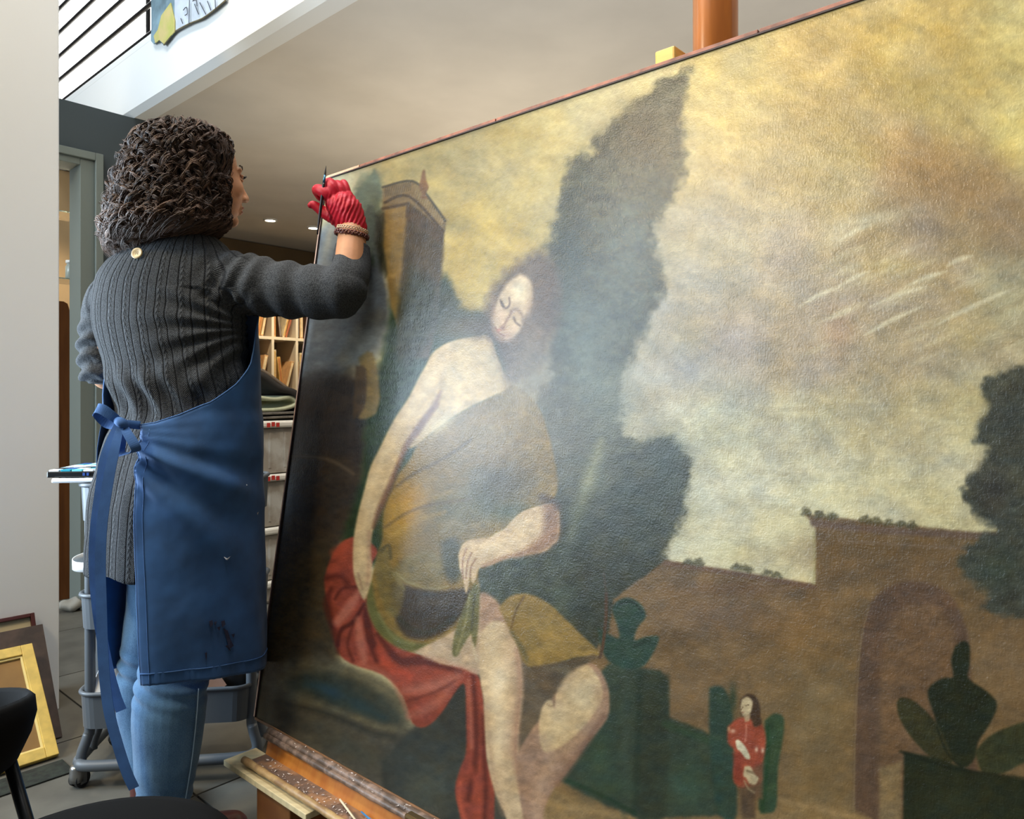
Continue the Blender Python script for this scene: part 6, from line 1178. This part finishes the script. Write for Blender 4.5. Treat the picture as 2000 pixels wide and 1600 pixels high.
# bracelet: braided ring of small dark red links
bcn = at(687, 459, 1.788); ax_ = (at(693, 440, 1.795) - at(687, 490, 1.775)); ax_ /= np.linalg.norm(ax_); ax_ = ax_ + np.array([0.10, -0.30, 0]); ax_ /= np.linalg.norm(ax_)
e1 = np.cross(ax_, np.array([0, 1., 0])); e1 /= np.linalg.norm(e1); e2 = np.cross(ax_, e1)
brm = mat('dark_red_beads', (92, 36, 28), 0.3, coat=0.3)
br = empty('bracelet', bcn, None, None); br.parent = woman; br.location = tuple(bcn - np.array(woman.location)); del br
MBr = MB()
P = [bcn + (e1 * math.cos(a) + e2 * math.sin(a)) * 0.0385 + ax_ * 0.0045 * math.sin(a * 15) for a in np.linspace(0, 2 * math.pi, 181)]; MBr.add(*tube_vf(P, 0.0019, 6))
P = [bcn + (e1 * math.cos(a) + e2 * math.sin(a)) * 0.0395 - ax_ * 0.0045 * math.sin(a * 15) for a in np.linspace(0, 2 * math.pi, 181)]; MBr.add(*tube_vf(P, 0.0019, 6))
for k in range(30):
    a = 2 * math.pi * k / 30; MBr.add(*ell_vf(bcn + (e1 * math.cos(a) + e2 * math.sin(a)) * 0.040, e1 * 0.0026, e2 * 0.0026, ax_ * 0.0026, 8, 6))
MBr.build('bracelet', brm, woman, True)
for o in list(bpy.data.objects):
    if o.type == 'EMPTY' and o.name.startswith('bracelet'): bpy.data.objects.remove(o)
b2 = MB(); bq = bcn + ax_ * 0.012
for s in (-1, 1):
    P = [bq + (e1 * math.cos(a) + e2 * math.sin(a)) * 0.0365 + ax_ * 0.0035 * math.sin(a * 17 + s * 1.57) for a in np.linspace(0, 2 * math.pi, 181)]; b2.add(*tube_vf(P, 0.0014, 6))
b2.build('bracelet', mat('pale_beads', (206, 180, 150), 0.35), woman, True, label='pale beaded bracelet next to the glove')

# --- brush held in the hand
bd = GD - 0.022
tp, bt_ = at(637, 323, bd + 0.004), at(620, 458, bd)
brush = empty('paint_brush', bt_, 'thin dark paint brush with blue ferrule held upright in the red glove', 'brush')
dirb = tp - bt_; Lb = np.linalg.norm(dirb); dirb /= Lb
def bpnt(s): return bt_ + dirb * Lb * s
MB().add(*tube_vf([bpnt(0), bpnt(0.3), bpnt(0.62), bpnt(0.74)], [0.0018, 0.0036, 0.0040, 0.0036], 12, 3)).build('handle', mat('dark_brush_handle', (30, 18, 24), 0.25), brush, True)
MB().add(*tube_vf([bpnt(0.74), bpnt(0.86)], [0.0036, 0.0026], 12)).build('ferrule', mat('blue_ferrule', (70, 120, 150), 0.3, metal=0.7), brush, True)
MB().add(*tube_vf([bpnt(0.855), bpnt(0.9), bpnt(0.95), bpnt(1.0)], [0.0026, 0.0024, 0.0012, 0.0002], 10, 3)).build('bristles', mat('dark_bristles', (34, 34, 36), 0.6), brush, True)

# --- hair: dark scalp volume plus thousands of curled locks
M_hair = bpy.data.materials.new('curly_brown_hair'); M_hair.use_nodes = True; nt = M_hair.node_tree; n = nt.nodes; L = nt.links; b = n['Principled BSDF']; b.inputs['Roughness'].default_value = 0.5; b.inputs['Specular IOR Level'].default_value = 0.3
ha = n.new('ShaderNodeAttribute'); ha.attribute_name = 'tone'; cr_ = n.new('ShaderNodeValToRGB'); cr_.color_ramp.elements[0].color = rgba((18, 13, 10)); cr_.color_ramp.elements[1].color = rgba((150, 118, 98)); L.new(ha.outputs['Fac'], cr_.inputs['Fac']); L.new(cr_.outputs['Color'], b.inputs['Base Color'])
ZT, ZB = at(0, 243, HD)[2], at(0, 486, HD)[2]
prof_y = [238, 246, 262, 285, 315, 350, 385, 420, 450, 470, 485]; prof_l = [350, 312, 287, 270, 256, 244, 234, 226, 220, 218, 224]; prof_r = [375, 412, 432, 443, 448, 452, 453, 454, 452, 400, 350]
def hprof(z):
    y = HOR - (z - CAMZ) / HD * FPX; l = np.interp(y, prof_y, prof_l); r = np.interp(y, prof_y, prof_r); c = at((l + r) / 2, y, HD - 0.004); hw = (r - l) / 2 / FPX * HD
    return c, hw
HV = np.array([1., 0, 0]); HY = np.array([0, 1., 0])
def hpt(z, phi, k=1.0):
    c, hw = hprof(z); dep = hw * 0.86 + 0.01 if z < ZT - 0.02 else hw * 0.95
    return np.array([c[0], c[1], z]) + (HV * math.cos(phi) * hw + HY * math.sin(phi) * dep) * k
hbm = MB(); C2 = []; A2_ = []; B2_ = []
for y in (246, 250, 260, 276, 300, 335, 370, 405, 430, 446, 454):
    z = at(0, y, HD)[2]; c, hw = hprof(z); C2.append([c[0], c[1], z]); A2_.append(max(hw - 0.020, 0.01)); B2_.append(max(hw * 0.80 - 0.004, 0.01))
hbm.add(*loft_vf(C2, A2_, B2_, HV, HY, 40, 3)); hbm.add(*ell_vf(hp(-0.012, 0, 0.032), hf * 0.084, hr * 0.078, UP * 0.082, 28, 18))
def face_lim(P):                                # how far forward hair may come: a hairline that runs high over the forehead
    u = P[:, 2] - hc[2]; side = np.abs((P - hc) @ hr)
    return np.interp(u, [-0.12, -0.02, 0.02, 0.055, 0.085, 0.12], [0.030, 0.034, 0.038, 0.046, 0.056, 0.062]) - 0.30 * np.clip(0.05 - side, 0, 1) * 0
hme = union(hbm, 0.006, 4); V4, N4 = get_vn(hme)
fr4 = (V4 - hc) @ hf; V4 = V4 - hf[None] * (np.clip(fr4 - face_lim(V4) + 0.012, 0, None) * 0.95)[:, None]
V4 = V4 + N4 * (0.014 * (fbm(V4[:, 0] * 45 + V4[:, 1] * 30, V4[:, 2] * 40, 3, 6) - 0.5))[:, None]
hme.vertices.foreach_set('co', V4.ravel()); ta = hme.attributes.new('tone', 'FLOAT', 'POINT'); ta.data.foreach_set('value', np.full(len(V4), 0.0, np.float32))
hair = obj_from_mesh('hair', hme, M_hair, woman)
SG = 26; VV_, TN = [], []
def lock(phi, z0, z1, hr_, pitch, rad, nstr, tone, fly=0.0, k0=0.95):
    """one ringlet: nstr strands sharing a helix"""
    ph0 = rng.random() * 6.28; drift = (rng.random() - 0.5) * 0.55; hand = 1 if rng.random() < .5 else -1; wob = rng.random() * 6.28
    for q in range(nstr):
        po = (rng.random() - .5) * 0.8; ro = hr_ * (0.75 + 0.5 * rng.random()); so = 0.003 * (rng.random(3) - .5); zz0 = z0 + 0.01 * (rng.random() - .5)
        u = np.linspace(0, 1, SG); z = zz0 + (z1 - zz0) * u; P = np.array([hpt(min(zc2, ZT - 0.001), phi + drift * uu_, k0 + (0.03 + fly) * uu_) for zc2, uu_ in zip(z, u)]); P[:, 2] = z
        over = np.clip(ZT - z, 0, 0.03) / 0.03
        rdl = np.array([math.cos(phi), math.sin(phi), 0]); tng = np.array([-rdl[1], rdl[0], 0]); a = ph0 + po + hand * 2 * math.pi * (z0 - z) / pitch + 0.8 * np.sin(u * 5 + wob)
        g_ = np.minimum(1, 0.25 + u * 1.3)[:, None]
        P = P + g_ * ro * (rdl * np.cos(a)[:, None] + tng * np.sin(a)[:, None]) + UP * (0.5 * ro * np.sin(a + 1))[:, None] * g_ + so
        inr = np.sqrt((((P - hc) @ hf + 0.012) / 0.088) ** 2 + (((P - hc) @ hr) / 0.082) ** 2 + ((P[:, 2] - hc[2] - 0.032) / 0.088) ** 2); P = hc + (P - hc) * np.where(inr < 1, 1 / np.maximum(inr, 0.5), 1)[:, None]
        f_ = (P - hc) @ hf; lim = face_lim(P) + 0.004 * rng.random(); P = P - hf[None] * (f_ - np.minimum(f_, lim))[:, None]
        T = np.gradient(P, axis=0); T /= np.linalg.norm(T, axis=1)[:, None] + 1e-9; N_ = np.cross(T, [0.3, 0.9, 0.2]); N_ /= np.linalg.norm(N_, axis=1)[:, None] + 1e-9; B__ = np.cross(T, N_)
        R = rad * (0.8 + 0.4 * rng.random()) * np.sin(np.linspace(0.6, math.pi - 0.10, SG))
        ring = np.stack([P + (N_ * math.cos(a_) * 1.5 + B__ * math.sin(a_)) * R[:, None] for a_ in (0, 2.094, 4.189)], 1).reshape(-1, 3); VV_.append(ring)
        TN.append(np.full(len(ring), min(1, max(0, tone + 0.22 * (rng.random() - 0.4))), np.float32))
for s in range(820):
    phi = rng.random() * 2 * math.pi
    if math.sin(phi) > 0.35 and rng.random() < 0.7: phi = -phi
    st0 = rng.random() ** 0.62; z0 = ZT - 0.002 - (ZT - ZB - 0.045) * st0 * 0.95; ln = 0.06 + 0.09 * rng.random(); z1 = max(z0 - ln, ZB - 0.016 + 0.026 * rng.random())
    if z0 - z1 < 0.04: z1 = z0 - 0.045
    low = max(0, (1.56 - z0) / 0.15)
    lock(phi, z0, z1, 0.007 + 0.008 * rng.random() + 0.003 * low, 0.038 + 0.034 * rng.random(), 0.00085, 9, 0.10 + 0.30 * rng.random() ** 2 + 0.22 * min(1, low), 0.05 * rng.random() * rng.random(), 0.88 + 0.12 * rng.random())
for s in range(330):                            # bigger loose curls round the lower edge
    phi = -math.pi * rng.random() * 1.15 + 0.2; z0 = ZB + 0.035 + 0.085 * rng.random(); z1 = ZB - 0.012 + 0.03 * rng.random() - (0.012 if math.cos(phi) < -0.5 else 0)
    lock(phi, z0, min(z1, z0 - 0.03), 0.009 + 0.008 * rng.random(), 0.034 + 0.03 * rng.random(), 0.00085, 8, 0.22 + 0.4 * rng.random() ** 2, 0.05 * rng.random(), 0.95 + 0.06 * rng.random())
for s in range(160):                            # locks falling from the crown
    phi = rng.random() * 2 * math.pi; z0 = ZT - 0.001 - 0.02 * rng.random(); lock(phi, z0, z0 - 0.05 - 0.05 * rng.random(), 0.006 + 0.007 * rng.random(), 0.03 + 0.03 * rng.random(), 0.00085, 8, 0.12 + 0.3 * rng.random() ** 2, 0.0, 1.0)
for s in range(520):                            # loose flyaway curls
    phi = rng.random() * 2 * math.pi; z0 = ZT - (ZT - ZB - 0.03) * rng.random(); z1 = max(z0 - 0.03 - 0.06 * rng.random(), ZB - 0.03)
    if math.sin(phi) > 0.3: phi = -phi
    lock(phi, z0, z1, 0.005 + 0.009 * rng.random(), 0.02 + 0.03 * rng.random(), 0.00042, 1, 0.35, 0.10 * rng.random(), 0.97)
VA = np.concatenate(VV_); NS = len(VV_)
i0 = np.arange(SG - 1)[:, None] * 3; j = np.arange(3)[None]; q = np.stack([i0 + j, i0 + (j + 1) % 3, i0 + 3 + (j + 1) % 3, i0 + 3 + j], -1).reshape(-1, 4)
QA = (q[None] + (np.arange(NS) * SG * 3)[:, None, None]).reshape(-1, 4).astype(np.int32)
me = bpy.data.meshes.new('curls'); me.vertices.add(len(VA)); me.vertices.foreach_set('co', (VA - np.array(woman.location)).ravel()); me.loops.add(QA.size); me.loops.foreach_set('vertex_index', QA.ravel()); me.polygons.add(len(QA))
me.polygons.foreach_set('loop_start', np.arange(0, QA.size, 4, dtype=np.int32)); me.polygons.foreach_set('loop_total', np.full(len(QA), 4, dtype=np.int32)); me.polygons.foreach_set('use_smooth', np.ones(len(QA), bool)); me.update(calc_edges=True)
ta = me.attributes.new('tone', 'FLOAT', 'POINT'); ta.data.foreach_set('value', np.concatenate(TN)); me.materials.append(M_hair)
co = bpy.data.objects.new('curls', me); COL.objects.link(co); co.parent = hair; co['kind'] = 'stuff'
